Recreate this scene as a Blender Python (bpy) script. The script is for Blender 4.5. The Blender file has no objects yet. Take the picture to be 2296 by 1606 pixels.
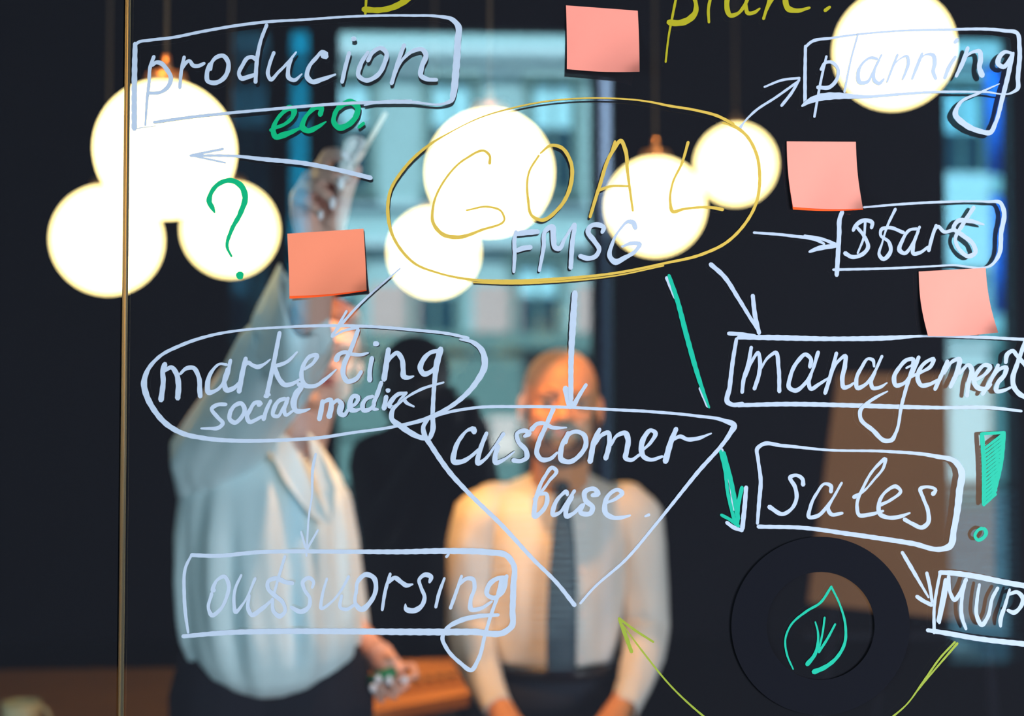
import bpy, bmesh, math, random
from mathutils import Vector, Matrix, Euler, noise
random.seed(7)
scene = bpy.context.scene
COL = scene.collection

# ------------------------------------------------------------------ camera
F = 3188.9                      # focal length in pixels of a 2296 px wide frame
CAM = Vector((0.0, 0.0, 1.5))
YAW, PITCH = math.radians(2.66), math.radians(2.19)
cam_data = bpy.data.cameras.new('camera')
cam_data.lens = 50.0
cam_data.sensor_width = 36.0
cam_data.clip_start = 0.05
cam_data.clip_end = 200
cam_data.dof.use_dof = True
cam_data.dof.focus_distance = 1.505
cam_data.dof.aperture_fstop = 2.5
cam = bpy.data.objects.new('camera', cam_data)
COL.objects.link(cam)
cam.location = CAM
cam.rotation_euler = (math.pi / 2 + PITCH, 0, -YAW)
scene.camera = cam

# ------------------------------------------------------------------ world, sun, lights, exposure
world = bpy.data.worlds.new('sky')
scene.world = world
world.use_nodes = True
wn = world.node_tree.nodes['Background']
wn.inputs['Color'].default_value = (0.55, 0.82, 1.0, 1)
wn.inputs['Strength'].default_value = 3.0

def light(name, kind, loc, target, energy, color, size=1.0, size_y=None):
    d = bpy.data.lights.new(name, kind)
    d.energy = energy
    d.color = color
    if kind == 'AREA':
        d.shape = 'RECTANGLE'
        d.size = size
        d.size_y = size_y or size
    o = bpy.data.objects.new(name, d)
    COL.objects.link(o)
    o.location = loc
    o.rotation_euler = (Vector(target) - Vector(loc)).to_track_quat('-Z', 'Y').to_euler()
    return o
sun = light('sun', 'SUN', (0, 20, 30), (0.0, -8, 0.0), 22.0, (0.86, 0.97, 1.0))
sun.data.angle = math.radians(2)
# added cool key and fill areas standing in for daylight; no side windows there
light('window_light_right', 'AREA', (2.6, -0.9, 1.15), (0.3, 2.0, 1.2), 190, (0.88, 0.92, 1.0), 1.6, 1.8)
light('window_light_left', 'AREA', (-3.0, -0.5, 1.6), (-0.35, 2.3, 1.7), 62, (0.66, 0.90, 1.0), 1.6, 1.8)

def spot(name, loc, target, energy, color, angle):
    o = light(name, 'SPOT', loc, target, energy, color)
    o.data.spot_size = math.radians(angle); o.data.spot_blend = 0.7; o.data.shadow_soft_size = 0.06
    return o
# added warm spots without fixtures, brightening the two people and the desk
spot('downlight_table', (-0.75, 2.15, 3.3), (0.03, 3.15, 1.2), 330, (1.0, 0.42, 0.10), 25)
spot('downlight_face', (-0.08, 2.08, 2.95), (0.18, 3.05, 1.55), 270, (1.0, 0.38, 0.05), 15)
spot('downlight_desk', (0.75, 3.75, 3.6), (-0.07, 3.95, 0.75), 900, (1.0, 0.50, 0.15), 22)
spot('downlight_window', (0.25, 2.45, 3.3), (-0.27, 2.82, 1.6), 300, (1.0, 0.44, 0.22), 22)

scene.view_settings.view_transform = 'Standard'
scene.view_settings.look = 'None'
scene.view_settings.exposure = 0.0
scene.view_settings.gamma = 1.0
scene.view_settings.use_curve_mapping = False
scene.cycles.transparent_max_bounces = 24
scene.cycles.max_bounces = 10
scene.cycles.sample_clamp_indirect = 6.0

# ------------------------------------------------------------------ helpers
cy, sy, cp, sp = math.cos(YAW), math.sin(YAW), math.cos(PITCH), math.sin(PITCH)
FWD = Vector((sy * cp, cy * cp, sp))
RIGHT = Vector((cy, -sy, 0))
UP = RIGHT.cross(FWD)
def ray(px, py):
    return RIGHT * ((px - 1148) / F) + FWD - UP * ((py - 803) / F)
def at(px, py, Y):              # world point seen at a pixel of the photograph, at world depth Y
    d = ray(px, py)
    return CAM + d * (Y / d.y)
def at_z(px, py, z):
    d = ray(px, py)
    return CAM + d * ((z - CAM.z) / d.z)
D = 1.5                         # front face of the glass board
THICK = 0.0078
DM = D + THICK                  # its coated rear face, which mirrors the daylit street
def mir(px, py, Yv):            # real place of something the photograph shows mirrored in the board
    p = at(px, py, Yv)
    return Vector((p.x, 2 * DM - p.y, p.z))
def px2m(n, Y):
    return n * Y / F

def lin(r, g, b):
    f = lambda c: c / 255 / 12.92 if c <= 10 else ((c / 255 + 0.055) / 1.055) ** 2.4
    return (f(r), f(g), f(b), 1)

def mat(name, color, rough=0.6, metal=0.0, spec=0.4, noise_amt=0.0, noise_scale=20, bump=0.0, bump_scale=60, trans=None, sheen=0):
    m = bpy.data.materials.new(name)
    m.use_nodes = True
    nt = m.node_tree
    b = nt.nodes['Principled BSDF']
    b.inputs['Base Color'].default_value = color
    b.inputs['Roughness'].default_value = rough
    b.inputs['Metallic'].default_value = metal
    b.inputs['Specular IOR Level'].default_value = spec
    if sheen: b.inputs['Sheen Weight'].default_value = sheen
    tc = nt.nodes.new('ShaderNodeTexCoord')
    if noise_amt:
        n = nt.nodes.new('ShaderNodeTexNoise')
        n.inputs['Scale'].default_value = noise_scale
        n.inputs['Detail'].default_value = 3
        nt.links.new(tc.outputs['Object'], n.inputs['Vector'])
        mx = nt.nodes.new('ShaderNodeMix')
        mx.data_type = 'RGBA'
        mx.inputs[6].default_value = tuple(c * (1 - noise_amt) for c in color[:3]) + (1,)
        mx.inputs[7].default_value = tuple(min(1, c * (1 + noise_amt)) for c in color[:3]) + (1,)
        nt.links.new(n.outputs['Fac'], mx.inputs[0])
        nt.links.new(mx.outputs[2], b.inputs['Base Color'])
    if bump:
        n2 = nt.nodes.new('ShaderNodeTexNoise')
        n2.inputs['Scale'].default_value = bump_scale
        nt.links.new(tc.outputs['Object'], n2.inputs['Vector'])
        bp = nt.nodes.new('ShaderNodeBump')
        bp.inputs['Strength'].default_value = bump
        bp.inputs['Distance'].default_value = 0.01
        nt.links.new(n2.outputs['Fac'], bp.inputs['Height'])
        nt.links.new(bp.outputs['Normal'], b.inputs['Normal'])
    return m

def glass_mat(name, tint, refl, refl_col=(1, 1, 1, 1), rough=0.0):
    m = bpy.data.materials.new(name)
    m.use_nodes = True
    nt = m.node_tree
    nt.nodes.clear()
    out = nt.nodes.new('ShaderNodeOutputMaterial')
    t = nt.nodes.new('ShaderNodeBsdfTransparent'); t.inputs['Color'].default_value = tint
    g = nt.nodes.new('ShaderNodeBsdfGlossy'); g.inputs['Roughness'].default_value = rough
    g.inputs['Color'].default_value = refl_col
    mx = nt.nodes.new('ShaderNodeMixShader'); mx.inputs[0].default_value = refl
    nt.links.new(t.outputs[0], mx.inputs[1]); nt.links.new(g.outputs[0], mx.inputs[2])
    nt.links.new(mx.outputs[0], out.inputs['Surface'])
    return m

def ink_mat(name, color, alpha=0.93):
    m = mat(name, color, rough=0.55, spec=0.2, noise_amt=0.05, noise_scale=90)
    return m

def emit_mat(name, color, strength):
    m = bpy.data.materials.new(name)
    m.use_nodes = True
    nt = m.node_tree
    nt.nodes.clear()
    out = nt.nodes.new('ShaderNodeOutputMaterial')
    e = nt.nodes.new('ShaderNodeEmission')
    e.inputs['Color'].default_value = color
    e.inputs['Strength'].default_value = strength
    nt.links.new(e.outputs[0], out.inputs['Surface'])
    return m

def tag(o, label=None, cat=None, group=None, kind=None):
    for k, v in (('label', label), ('category', cat), ('group', group), ('kind', kind)):
        if v: o[k] = v
    return o
def empty(name, loc=(0, 0, 0), parent=None):
    o = bpy.data.objects.new(name, None)
    COL.objects.link(o)
    o.location = loc
    if parent: o.parent = parent
    o.empty_display_size = 0.05
    return o
def world_loc(o):
    v = Vector(o.location)
    p = o.parent
    while p:
        v += Vector(p.location); p = p.parent
    return v
def link(name, me, m, parent=None, smooth=False):
    """links a mesh built in world coordinates; under a parent its coordinates become local"""
    o = bpy.data.objects.new(name, me)
    COL.objects.link(o)
    if parent:
        off = world_loc(parent)
        me.transform(Matrix.Translation(-off))
        o.parent = parent
    if m is not None:
        for mm in (m if isinstance(m, (list, tuple)) else [m]):
            me.materials.append(mm)
    if smooth:
        for p in me.polygons: p.use_smooth = True
    return o
def bm_obj(name, bm, m, parent=None, smooth=False):
    me = bpy.data.meshes.new(name)
    bmesh.ops.recalc_face_normals(bm, faces=bm.faces[:])
    bm.to_mesh(me); bm.free()
    return link(name, me, m, parent, smooth)
def py_obj(name, verts, faces, m, parent=None, smooth=False):
    me = bpy.data.meshes.new(name)
    me.from_pydata([tuple(v) for v in verts], [], faces)
    me.update()
    return link(name, me, m, parent, smooth)
def add_box(bm, lo, hi, bevel=0.0, rot=None, pivot=None):
    lo = Vector(lo); hi = Vector(hi)
    r = bmesh.ops.create_cube(bm, size=1)
    vs = r['verts']
    c = (lo + hi) / 2; s = hi - lo
    for v in vs:
        v.co = Vector((v.co.x * s.x, v.co.y * s.y, v.co.z * s.z))
        if rot is not None: v.co = rot @ v.co
        v.co += c
    if bevel:
        es = list({e for v in vs for e in v.link_edges})
        bmesh.ops.bevel(bm, geom=es, offset=bevel, segments=2, affect='EDGES')
def box(name, lo, hi, m, parent=None, bevel=0.0):
    bm = bmesh.new()
    add_box(bm, lo, hi, bevel)
    return bm_obj(name, bm, m, parent)
def add_tube(bm, p0, p1, r0, r1=None, seg=16, caps=True):
    r1 = r0 if r1 is None else r1
    p0 = Vector(p0); p1 = Vector(p1)
    d = p1 - p0
    q = d.to_track_quat('Z', 'Y').to_matrix().to_4x4()
    bmesh.ops.create_cone(bm, cap_ends=caps, segments=seg, radius1=r0, radius2=r1, depth=d.length,
                          matrix=Matrix.Translation((p0 + p1) / 2) @ q)
def add_ell(bm, c, r, rot=None, sub=2):
    r = (r, r, r) if not hasattr(r, '__len__') else r
    M = Matrix.Translation(Vector(c)) @ (rot.to_4x4() if rot is not None else Matrix.Identity(4)) @ Matrix.Diagonal((r[0], r[1], r[2], 1))
    bmesh.ops.create_icosphere(bm, subdivisions=sub, radius=1, matrix=M)
def add_cap(bm, p0, r0, p1, r1):
    p0 = Vector(p0); p1 = Vector(p1)
    add_ell(bm, p0, r0); add_ell(bm, p1, r1)
    if (p1 - p0).length > 1e-4: add_tube(bm, p0, p1, r0, r1, 14)
def chain(bm, pts):
    for (a, ra), (b, rb) in zip(pts, pts[1:]): add_cap(bm, a, ra, b, rb)
def organic(name, bm, voxel, m, parent=None, smooth_it=3):
    """one continuous surface out of overlapping rounded volumes"""
    me = bpy.data.meshes.new(name + '_src')
    bm.to_mesh(me); bm.free()
    o = bpy.data.objects.new(name + '_src', me)
    COL.objects.link(o)
    md = o.modifiers.new('r', 'REMESH'); md.mode = 'VOXEL'; md.voxel_size = voxel; md.use_smooth_shade = True
    sm = o.modifiers.new('s', 'SMOOTH'); sm.iterations = smooth_it; sm.factor = 0.5
    dg = bpy.context.evaluated_depsgraph_get()
    dg.update()
    new = bpy.data.meshes.new_from_object(o.evaluated_get(dg))
    bpy.data.objects.remove(o)
    new.name = name
    return link(name, new, m, parent, True)
def loft(name, rings, m, parent=None, keep=None, cap=False, n=48, thick=0.0):
    """rings: functions of angle giving points"""
    vs = []; fs = []
    for r in rings:
        for k in range(n): vs.append(r(2 * math.pi * k / n))
    for i in range(len(rings) - 1):
        for k in range(n):
            k2 = (k + 1) % n
            q = (i * n + k, i * n + k2, (i + 1) * n + k2, (i + 1) * n + k)
            c = (Vector(vs[q[0]]) + Vector(vs[q[1]]) + Vector(vs[q[2]]) + Vector(vs[q[3]])) / 4
            if keep is None or keep(c): fs.append(q)
    if cap:
        fs.append(tuple(range(n))[::-1]); fs.append(tuple((len(rings) - 1) * n + k for k in range(n)))
    o = py_obj(name, vs, fs, m, parent, True)
    if thick:
        md = o.modifiers.new('thickness', 'SOLIDIFY'); md.thickness = thick; md.offset = 0
    return o
def interp(tab, x):
    """piecewise smooth interpolation in a table of rows (x, a, b, ...)"""
    if x <= tab[0][0]: return tab[0][1:]
    for r0, r1 in zip(tab, tab[1:]):
        if x <= r1[0]:
            t = (x - r0[0]) / (r1[0] - r0[0])
            return tuple(a + (b - a) * t for a, b in zip(r0[1:], r1[1:]))
    return tab[-1][1:]
# ------------------------------------------------------------------ room shell
dark = mat('dark_navy_plaster', (0.0115, 0.0118, 0.017, 1), rough=0.9, spec=0.05, noise_amt=0.15, noise_scale=3)
darkfloor = mat('dark_floor', (0.012, 0.012, 0.016, 1), rough=0.55, spec=0.2, noise_amt=0.2, noise_scale=4)
X0, X1, Y0, Y1, ZC = -4.4, 4.8, 2 * DM - 6.0, 9.5, 4.4
WT = 0.16
tag(box('floor', (X0 - WT, Y0 - WT, -0.1), (X1 + WT, Y1 + WT, 0), darkfloor), kind='structure')
tag(box('ceiling', (X0 - WT, Y0 - WT, ZC), (X1 + WT, Y1 + WT, ZC + 0.1), dark), kind='structure')
tag(box('wall_back', (X0 - WT, Y1, 0), (X1 + WT, Y1 + WT, ZC), dark), kind='structure')
tag(box('wall_left', (X0 - WT, Y0, 0), (X0, Y1, ZC), dark), kind='structure')
tag(box('wall_right', (X1, Y0, 0), (X1 + WT, Y1, ZC), dark), kind='structure')
# street side wall behind the camera: the board mirrors its tall narrow windows
def vx(px, Yv=6.0): return at(px, 900, Yv).x
openings = [(vx(507), vx(598)), (vx(640), vx(689)), (vx(752), vx(1332)), (vx(1350), vx(1378)), (vx(2126), vx(2286))]
ZB, ZT = 0.40, at(1040, 52, 6.0).z
bm = bmesh.new()
add_box(bm, (X0, Y0 - WT, 0), (X1, Y0, ZB))
add_box(bm, (X0, Y0 - WT, ZT), (X1, Y0, ZC))
edges = [X0] + [e for o_ in openings for e in o_] + [X1]
for a, b in zip(edges[::2], edges[1::2]):
    add_box(bm, (a, Y0 - WT, ZB), (b, Y0, ZT))
tag(bm_obj('wall_front', bm, dark), kind='structure')
tints = [(0.02, 0.06, 0.09, 1), (0.002, 0.30, 0.48, 1), (0.93, 0.98, 1, 1), (0.95, 0.97, 1, 1), (0.46, 0.84, 1.0, 1)]
frame_m = mat('window_frame_black', (0.012, 0.013, 0.018, 1), rough=0.4)
slat_m = mat('blind_slat', (0.55, 0.6, 0.62, 1), rough=0.5)
for i, ((a, b), t) in enumerate(zip(openings, tints)):
    w = empty('window_%d' % (i + 1), ((a + b) / 2, Y0 - WT / 2, ZB)); w['kind'] = 'structure'
    bm = bmesh.new()
    f = 0.006
    add_box(bm, (a, Y0 - 0.10, ZB), (a + f, Y0 - 0.04, ZT)); add_box(bm, (b - f, Y0 - 0.10, ZB), (b, Y0 - 0.04, ZT))
    add_box(bm, (a, Y0 - 0.10, ZB), (b, Y0 - 0.04, ZB + 0.03)); add_box(bm, (a, Y0 - 0.10, ZT - 0.02), (b, Y0 - 0.04, ZT))
    bm_obj('window_frame', bm, frame_m, w)
    box('pane', (a + f, Y0 - 0.075, ZB + 0.03), (b - f, Y0 - 0.071, ZT - 0.02), glass_mat('window_glass_%d' % i, tuple(math.sqrt(c) for c in t[:3]) + (1,), 0.04), w)
    if i in (2, 4):
        slat_m = mat('blind_slat_%d' % i, (0.05, 0.06, 0.07, 1) if i == 2 else (0.45, 0.85, 0.95, 1), rough=0.6)             # lower half covered by a venetian blind
        z = ZB + 0.05
        proto = None
        zt = 1.18
        while z < zt:
            if proto is None:
                bm = bmesh.new()
                R = Matrix.Rotation(math.radians(64 if i == 2 else 20), 3, 'X')
                add_box(bm, (a + 0.01, Y0 - 0.052, z - 0.001), (b - 0.01, Y0 - 0.027, z + 0.001), rot=R)
                proto = bm_obj('slat', bm, slat_m, w); z0 = z
            else:
                c = proto.copy(); COL.objects.link(c); c.location = (0, 0, z - z0)
            z += 0.032
        box('blind_rail', (a + 0.008, Y0 - 0.06, zt), (b - 0.008, Y0 - 0.02, zt + 0.02), frame_m, w)

# ------------------------------------------------------------------ street outside, seen mirrored
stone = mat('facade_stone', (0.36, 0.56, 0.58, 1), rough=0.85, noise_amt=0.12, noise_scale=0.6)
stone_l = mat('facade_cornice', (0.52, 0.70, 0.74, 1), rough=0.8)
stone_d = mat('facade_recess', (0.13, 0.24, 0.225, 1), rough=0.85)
wpane = mat('facade_window_glass', (0.004, 0.05, 0.075, 1), rough=0.15, spec=0.5)
wblind = mat('facade_window_blind', (0.45, 0.85, 0.95, 1), rough=0.6)
tag(box('street', (-30, -31, -0.35), (34, Y0 - WT, -0.15), mat('asphalt', (0.12, 0.15, 0.17, 1), rough=0.9)), kind='structure')
YV = 30.0
fac = empty('facade_building', mir(1010, 925, YV) * 1.0)
tag(fac, 'pale teal stone building with rows of windows across the street, mirrored in the board', 'building')
yf = 2 * DM - YV
box('wall', (-16, yf - 3, -0.15), (22, yf, 22), stone, fac)
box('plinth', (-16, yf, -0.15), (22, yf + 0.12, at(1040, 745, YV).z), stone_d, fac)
pw_ = mat('pale_cyan_render', (0.78, 0.92, 0.92, 1), rough=0.9)
for pa_, pb_, ta_, tb_ in ((2112, 2214, 385, 600), (2272, 2300, 400, 470)):
    box('infill_panel', (at(pa_, 925, YV).x, yf, at(1040, tb_, YV).z), (at(pb_, 925, YV).x, yf + 0.34, at(1040, ta_, YV).z), pw_, fac)
bp_ = mat('pinkish_render', (0.62, 0.46, 0.42, 1), rough=0.9)
for pa_, pb_ in ((1062, 1168), (830, 940), (1290, 1345)):
    box('infill_panel', (at(pa_, 925, YV).x, yf, at(1040, 772, YV).z), (at(pb_, 925, YV).x, yf + 0.08, at(1040, 640, YV).z), bp_, fac)
box('doorway', (at(1172, 925, YV).x, yf, -0.15), (at(1345, 925, YV).x, yf + 0.16, at(1040, 800, YV).z), mat('black_doorway', (0.01, 0.012, 0.014, 1)), fac)  # added dark block, keeps the mirrored bright facade off the man's face
def fx(px): return at(px, 925, YV).x
def fz(py): return at(1040, py, YV).z
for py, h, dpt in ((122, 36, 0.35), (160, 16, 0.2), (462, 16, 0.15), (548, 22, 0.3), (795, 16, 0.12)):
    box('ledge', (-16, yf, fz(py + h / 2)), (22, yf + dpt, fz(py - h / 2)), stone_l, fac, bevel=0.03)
k = 0
protos = {}
for row, (t0, t1) in enumerate(((182, 432), (588, 770), (975, 1150))):
    for cxp in range(90, 2500, 230):
        x = fx(cxp + (-35 if row == 1 else 0)); hw = 0.5; z1, z0 = fz(t0), fz(t1)
        if row not in protos:
            bm = bmesh.new()
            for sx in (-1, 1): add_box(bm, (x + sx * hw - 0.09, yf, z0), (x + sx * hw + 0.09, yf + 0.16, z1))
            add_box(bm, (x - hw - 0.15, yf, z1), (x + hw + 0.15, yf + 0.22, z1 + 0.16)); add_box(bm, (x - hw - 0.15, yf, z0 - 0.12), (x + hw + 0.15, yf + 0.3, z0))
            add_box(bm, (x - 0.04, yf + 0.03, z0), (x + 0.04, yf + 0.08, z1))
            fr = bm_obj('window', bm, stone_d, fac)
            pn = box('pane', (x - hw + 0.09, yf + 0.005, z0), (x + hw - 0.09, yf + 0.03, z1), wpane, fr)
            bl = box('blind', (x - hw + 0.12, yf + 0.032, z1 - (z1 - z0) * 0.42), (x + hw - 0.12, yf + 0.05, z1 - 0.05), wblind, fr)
            protos[row] = (x, fr)
        else:
            x0_, fr0 = protos[row]
            fr = fr0.copy(); COL.objects.link(fr); fr.location = Vector(fr0.location) + Vector((x - x0_, 0, 0))
            for ch in fr0.children:
                c = ch.copy(); COL.objects.link(c); c.parent = fr
pale = mat('white_render', (0.98, 0.78, 0.70, 1), rough=0.8)
# small white things on the pavement across the street
def kiosk(pxa, pya, pxb, pyb, Yv, m, name, label, cat, roof=True):
    a = mir(pxa, pya, Yv); b = mir(pxb, pyb, Yv)
    lo = Vector((min(a.x, b.x), a.y - 0.9 * min(1, Yv / 20), 0)); hi = Vector((max(a.x, b.x), a.y, max(a.z, b.z)))
    lo.z = -0.15
    e = empty(name, ((lo.x + hi.x) / 2, (lo.y + hi.y) / 2, lo.z)); tag(e, label, cat)
    zm = min(a.z, b.z)
    box('base', lo, (hi.x, hi.y, zm), stone_d, e)
    box('body', (lo.x, lo.y, zm), hi, m, e, bevel=0.04)
    box('roof', (lo.x - 0.05, lo.y - 0.05, hi.z - 0.12), (hi.x + 0.05, hi.y + 0.05, hi.z + 0.02), m, e, bevel=0.02)
    return e
kiosk(2120, 765, 2222, 1100, 24, pale, 'kiosk', 'narrow white kiosk on the far pavement, mirrored behind the word management', 'kiosk')
kiosk(1104, 940, 1160, 1030, 22, pale, 'utility_cabinet', 'low white street cabinet, mirrored left of the man in the tie', 'cabinet')
kiosk(2140, 1462, 2176, 1548, 8.2, pale, 'bollard', 'low white bollard just outside the right window, mirrored at the lower right', 'bollard')
a = mir(1344, 60, 8.0); b = mir(1384, 60, 8.0)
e = empty('street_post', (a.x, a.y, -0.15)); tag(e, 'pale square post outside the slim window, mirrored beside the dark column', 'post')
box('shaft', (a.x, a.y - 0.05, -0.15), (b.x, a.y + 0.02, mir(1344, 165, 8.0).z), mat('post_paint', (0.5, 0.6, 0.85, 1)), e)
bxp = mir(2300, 400, 14).x + 0.45
blue = mat('blue_banner_cloth', (0.0, 0.22, 0.95, 1), rough=0.6)
for (pa, ya, pb, yb, lb) in ((2208, 150, 2268, 392, 'upper vivid blue banner hanging across the street, mirrored in the board'), (2222, 440, 2276, 705, 'lower vivid blue banner hanging across the street, mirrored in the board')):
    a = mir(pa, ya, 14); b = mir(pb, yb, 14)
    e = empty('street_banner', (a.x, a.y, b.z)); tag(e, lb, 'banner')
    vs = []; fs = []
    n = 12
    for i in range(n + 1):
        t = i / n
        vs += [Vector((a.x + (b.x - a.x) * t, a.y + 0.03 * math.sin(t * 9), a.z)), Vector((a.x + (b.x - a.x) * t, a.y + 0.03 * math.sin(t * 9 + .5), b.z))]
    for i in range(n): fs.append((2 * i, 2 * i + 1, 2 * i + 3, 2 * i + 2))
    o = py_obj('cloth', vs, fs, blue, e, True); o.modifiers.new('t', 'SOLIDIFY').thickness = 0.004
    bm = bmesh.new(); add_tube(bm, (a.x - .03, a.y, a.z + .01), (bxp - .052, a.y, a.z + .01), .015); bm_obj('rod', bm, frame_m, e, True)
bx = mir(2300, 400, 14)
e = empty('banner_pole', (bx.x + 0.45, bx.y, -0.15)); tag(e, 'dark street pole that carries the two blue banners', 'pole')
bm = bmesh.new(); add_tube(bm, (bx.x + .45, bx.y, -0.15), (bx.x + .45, bx.y, 6.0), .05); bm_obj('shaft', bm, frame_m, e, True)

# ------------------------------------------------------------------ pendant lamps
globe_m = emit_mat('warm_opal_globe', (1.0, 0.77, 0.32, 1), 5.0)
cord_m = mat('copper_cord', (0.05, 0.035, 0.025, 1), rough=0.6)
brass_m = mat('brass_cap', (0.45, 0.25, 0.12, 1), rough=0.35, metal=0.7)
lamps = [(371, 337, 161, 'largest globe lamp on the left, behind the boxed word producion'),
         (241, 538, 127, 'globe lamp crossed by the bright glass edge, lowest left of its cluster'),
         (516, 515, 112, 'globe lamp behind the green question mark'),
         (1098, 388, 150, 'large globe lamp behind the letters G and O of the word goal'),
         (973, 566, 108, 'globe lamp touching the lower left of the large one in the middle'),
         (1470, 463, 118, 'globe lamp behind the letters A and L of the word goal'),
         (1650, 369, 97, 'smallest globe lamp, at the upper right end of the yellow oval'),
         (2005, 112, 141, 'globe lamp behind the boxed word planning, highest of all')]
for (px, py, r, lb) in lamps:
    R = 0.13
    re = r - 6
    Y = R * F / re
    c = at(px, py, Y)
    L = empty('pendant_lamp', c)
    tag(L, 'glowing ' + lb, 'lamp', 'glowing globe pendant lamps')
    bm = bmesh.new(); bmesh.ops.create_uvsphere(bm, u_segments=48, v_segments=32, radius=R, matrix=Matrix.Translation(c))
    bm_obj('globe', bm, globe_m, L, True)
    bm = bmesh.new(); add_tube(bm, c + Vector((0, 0, R - 0.012)), c + Vector((0, 0, R + 0.015)), 0.045, 0.035, 24); add_tube(bm, c + Vector((0, 0, R + 0.01)), c + Vector((0, 0, R + 0.05)), 0.012, 0.006, 16)
    bm_obj('cap', bm, brass_m, L, True)
    bm = bmesh.new(); add_tube(bm, c + Vector((0, 0, R + 0.05)), (c.x, c.y, ZC), 0.0035, 0.0035, 10)
    bm_obj('cord', bm, cord_m, L, True)
# ------------------------------------------------------------------ furniture in the meeting room
wood = mat('warm_oak', (0.30, 0.13, 0.045, 1), rough=0.5, noise_amt=0.25, noise_scale=7, bump=0.1, bump_scale=20)
wood_dark = mat('walnut_side', (0.05, 0.028, 0.018, 1), rough=0.6)
TZ = 0.75
pts = [at_z(-260, 1507, TZ), at_z(400, 1498, TZ), at_z(1075, 1476, TZ), at_z(1120, 1545, TZ), at_z(830, 1598, TZ), at_z(300, 1690, TZ), at_z(-260, 1700, TZ)]
desk = empty('long_desk', (pts[2].x - 1.0, pts[2].y, 0)); tag(desk, 'long oak desk behind the two people, running out on the left', 'desk')
vs = [Vector((p.x, p.y, TZ)) for p in pts] + [Vector((p.x, p.y, TZ - 0.03)) for p in pts]
n = len(pts)
py_obj('desk_top', vs, [tuple(range(n)), tuple(range(2 * n - 1, n - 1, -1))] + [(i, i + n, (i + 1) % n + n, (i + 1) % n) for i in range(n)], wood, desk)
for p in (pts[0] + Vector((.1, -.08, 0)), pts[2] + Vector((-.1, -.1, 0)), pts[4] + Vector((-.1, .12, 0)), pts[6] + Vector((.15, .1, 0))):
    box('leg', (p.x - .03, p.y - .03, 0), (p.x + .03, p.y + .03, TZ - .028), wood_dark, desk, bevel=.004)
# low panel with one row of dark keys
kb_c = at_z(965, 1536, TZ)
kb = empty('key_panel', kb_c); tag(kb, 'low orange-brown key panel with one row of dark keys on the oak desk', 'key panel')
kdir = (at_z(1040, 1528, TZ) - at_z(880, 1552, TZ)); kdir.z = 0; kdir.normalize(); kn = Vector((-kdir.y, kdir.x, 0))
def kpt(u, v, z): return kb_c + kdir * u + kn * v + Vector((0, 0, z))
bm = bmesh.new()
Rk = Matrix(((kdir.x, kn.x, 0), (kdir.y, kn.y, 0), (0, 0, 1)))
def obox(bm, c, s, bev=0.0):
    c = Vector(c); s = Vector(s) / 2
    add_box(bm, c - s, c + s, bev, rot=Rk)
kcase = mat('keyboard_case', (0.40, 0.18, 0.055, 1), rough=0.5)
kkey = mat('keyboard_key', (0.03, 0.022, 0.016, 1), rough=0.5)
obox(bm, kpt(0, 0, .009), (.27, .11, .016), .003)
bm_obj('case', bm, kcase, kb)
for c in range(6):
    bm = bmesh.new(); obox(bm, kpt(-.105 + c * .0385, -.030, .023), (.019, .022, .014), .002)
    bm_obj('key', bm, kkey, kb)
# cup on the left end
cpos = at_z(47, 1660, TZ)
cup = empty('cup', (cpos.x, cpos.y, TZ)); tag(cup, 'pale yellow cup on the oak desk at the lower left corner', 'cup')
prof = [(0.030, 0), (0.036, 0.01), (0.042, 0.05), (0.045, 0.087), (0.041, 0.087), (0.037, 0.05), (0.028, 0.012)]
vs = []; fs = []; n = 28
for (r, z) in prof:
    for k in range(n):
        a = 2 * math.pi * k / n; vs.append((cpos.x + r * math.cos(a), cpos.y + r * math.sin(a), TZ + z))
for i in range(len(prof) - 1):
    for k in range(n): fs.append((i * n + k, i * n + (k + 1) % n, (i + 1) * n + (k + 1) % n, (i + 1) * n + k))
fs.append(tuple(range(n))[::-1]); fs.append(tuple((len(prof) - 1) * n + k for k in range(n)))
ceram = mat('cream_ceramic', (0.62, 0.56, 0.33, 1), rough=0.3)
py_obj('cup_body', vs, fs, ceram, cup, True)
bm = bmesh.new()
for k in range(9):
    a0 = -1.3 + 2.6 * k / 9; a1 = -1.3 + 2.6 * (k + 1) / 9
    f_ = lambda a: (cpos.x + .040 + .024 * math.cos(a), cpos.y, TZ + .047 + .028 * math.sin(a))
    add_tube(bm, f_(a0), f_(a1), .005, .005, 10)
bm_obj('handle', bm, ceram, cup, True)
# table the man leans on, just under the lower edge of the picture
MT = at(1250, 1655, 3.02).z
tx0, tx1 = at(930, 1650, 2.9).x, at(1700, 1650, 2.9).x
tb = empty('standing_table', ((tx0 + tx1) / 2, 2.92, 0)); tag(tb, 'dark table under the hands of the man in the tie', 'table')
box('table_top', (tx0, 2.62, MT - .03), (tx1, 3.09, MT), wood_dark, tb, bevel=.005)
for x in (tx0 + .06, tx1 - .06):
    for y in (2.68, 3.07): box('leg', (x - .025, y - .025, 0), (x + .025, y + .025, MT - .028), frame_m, tb)
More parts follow.
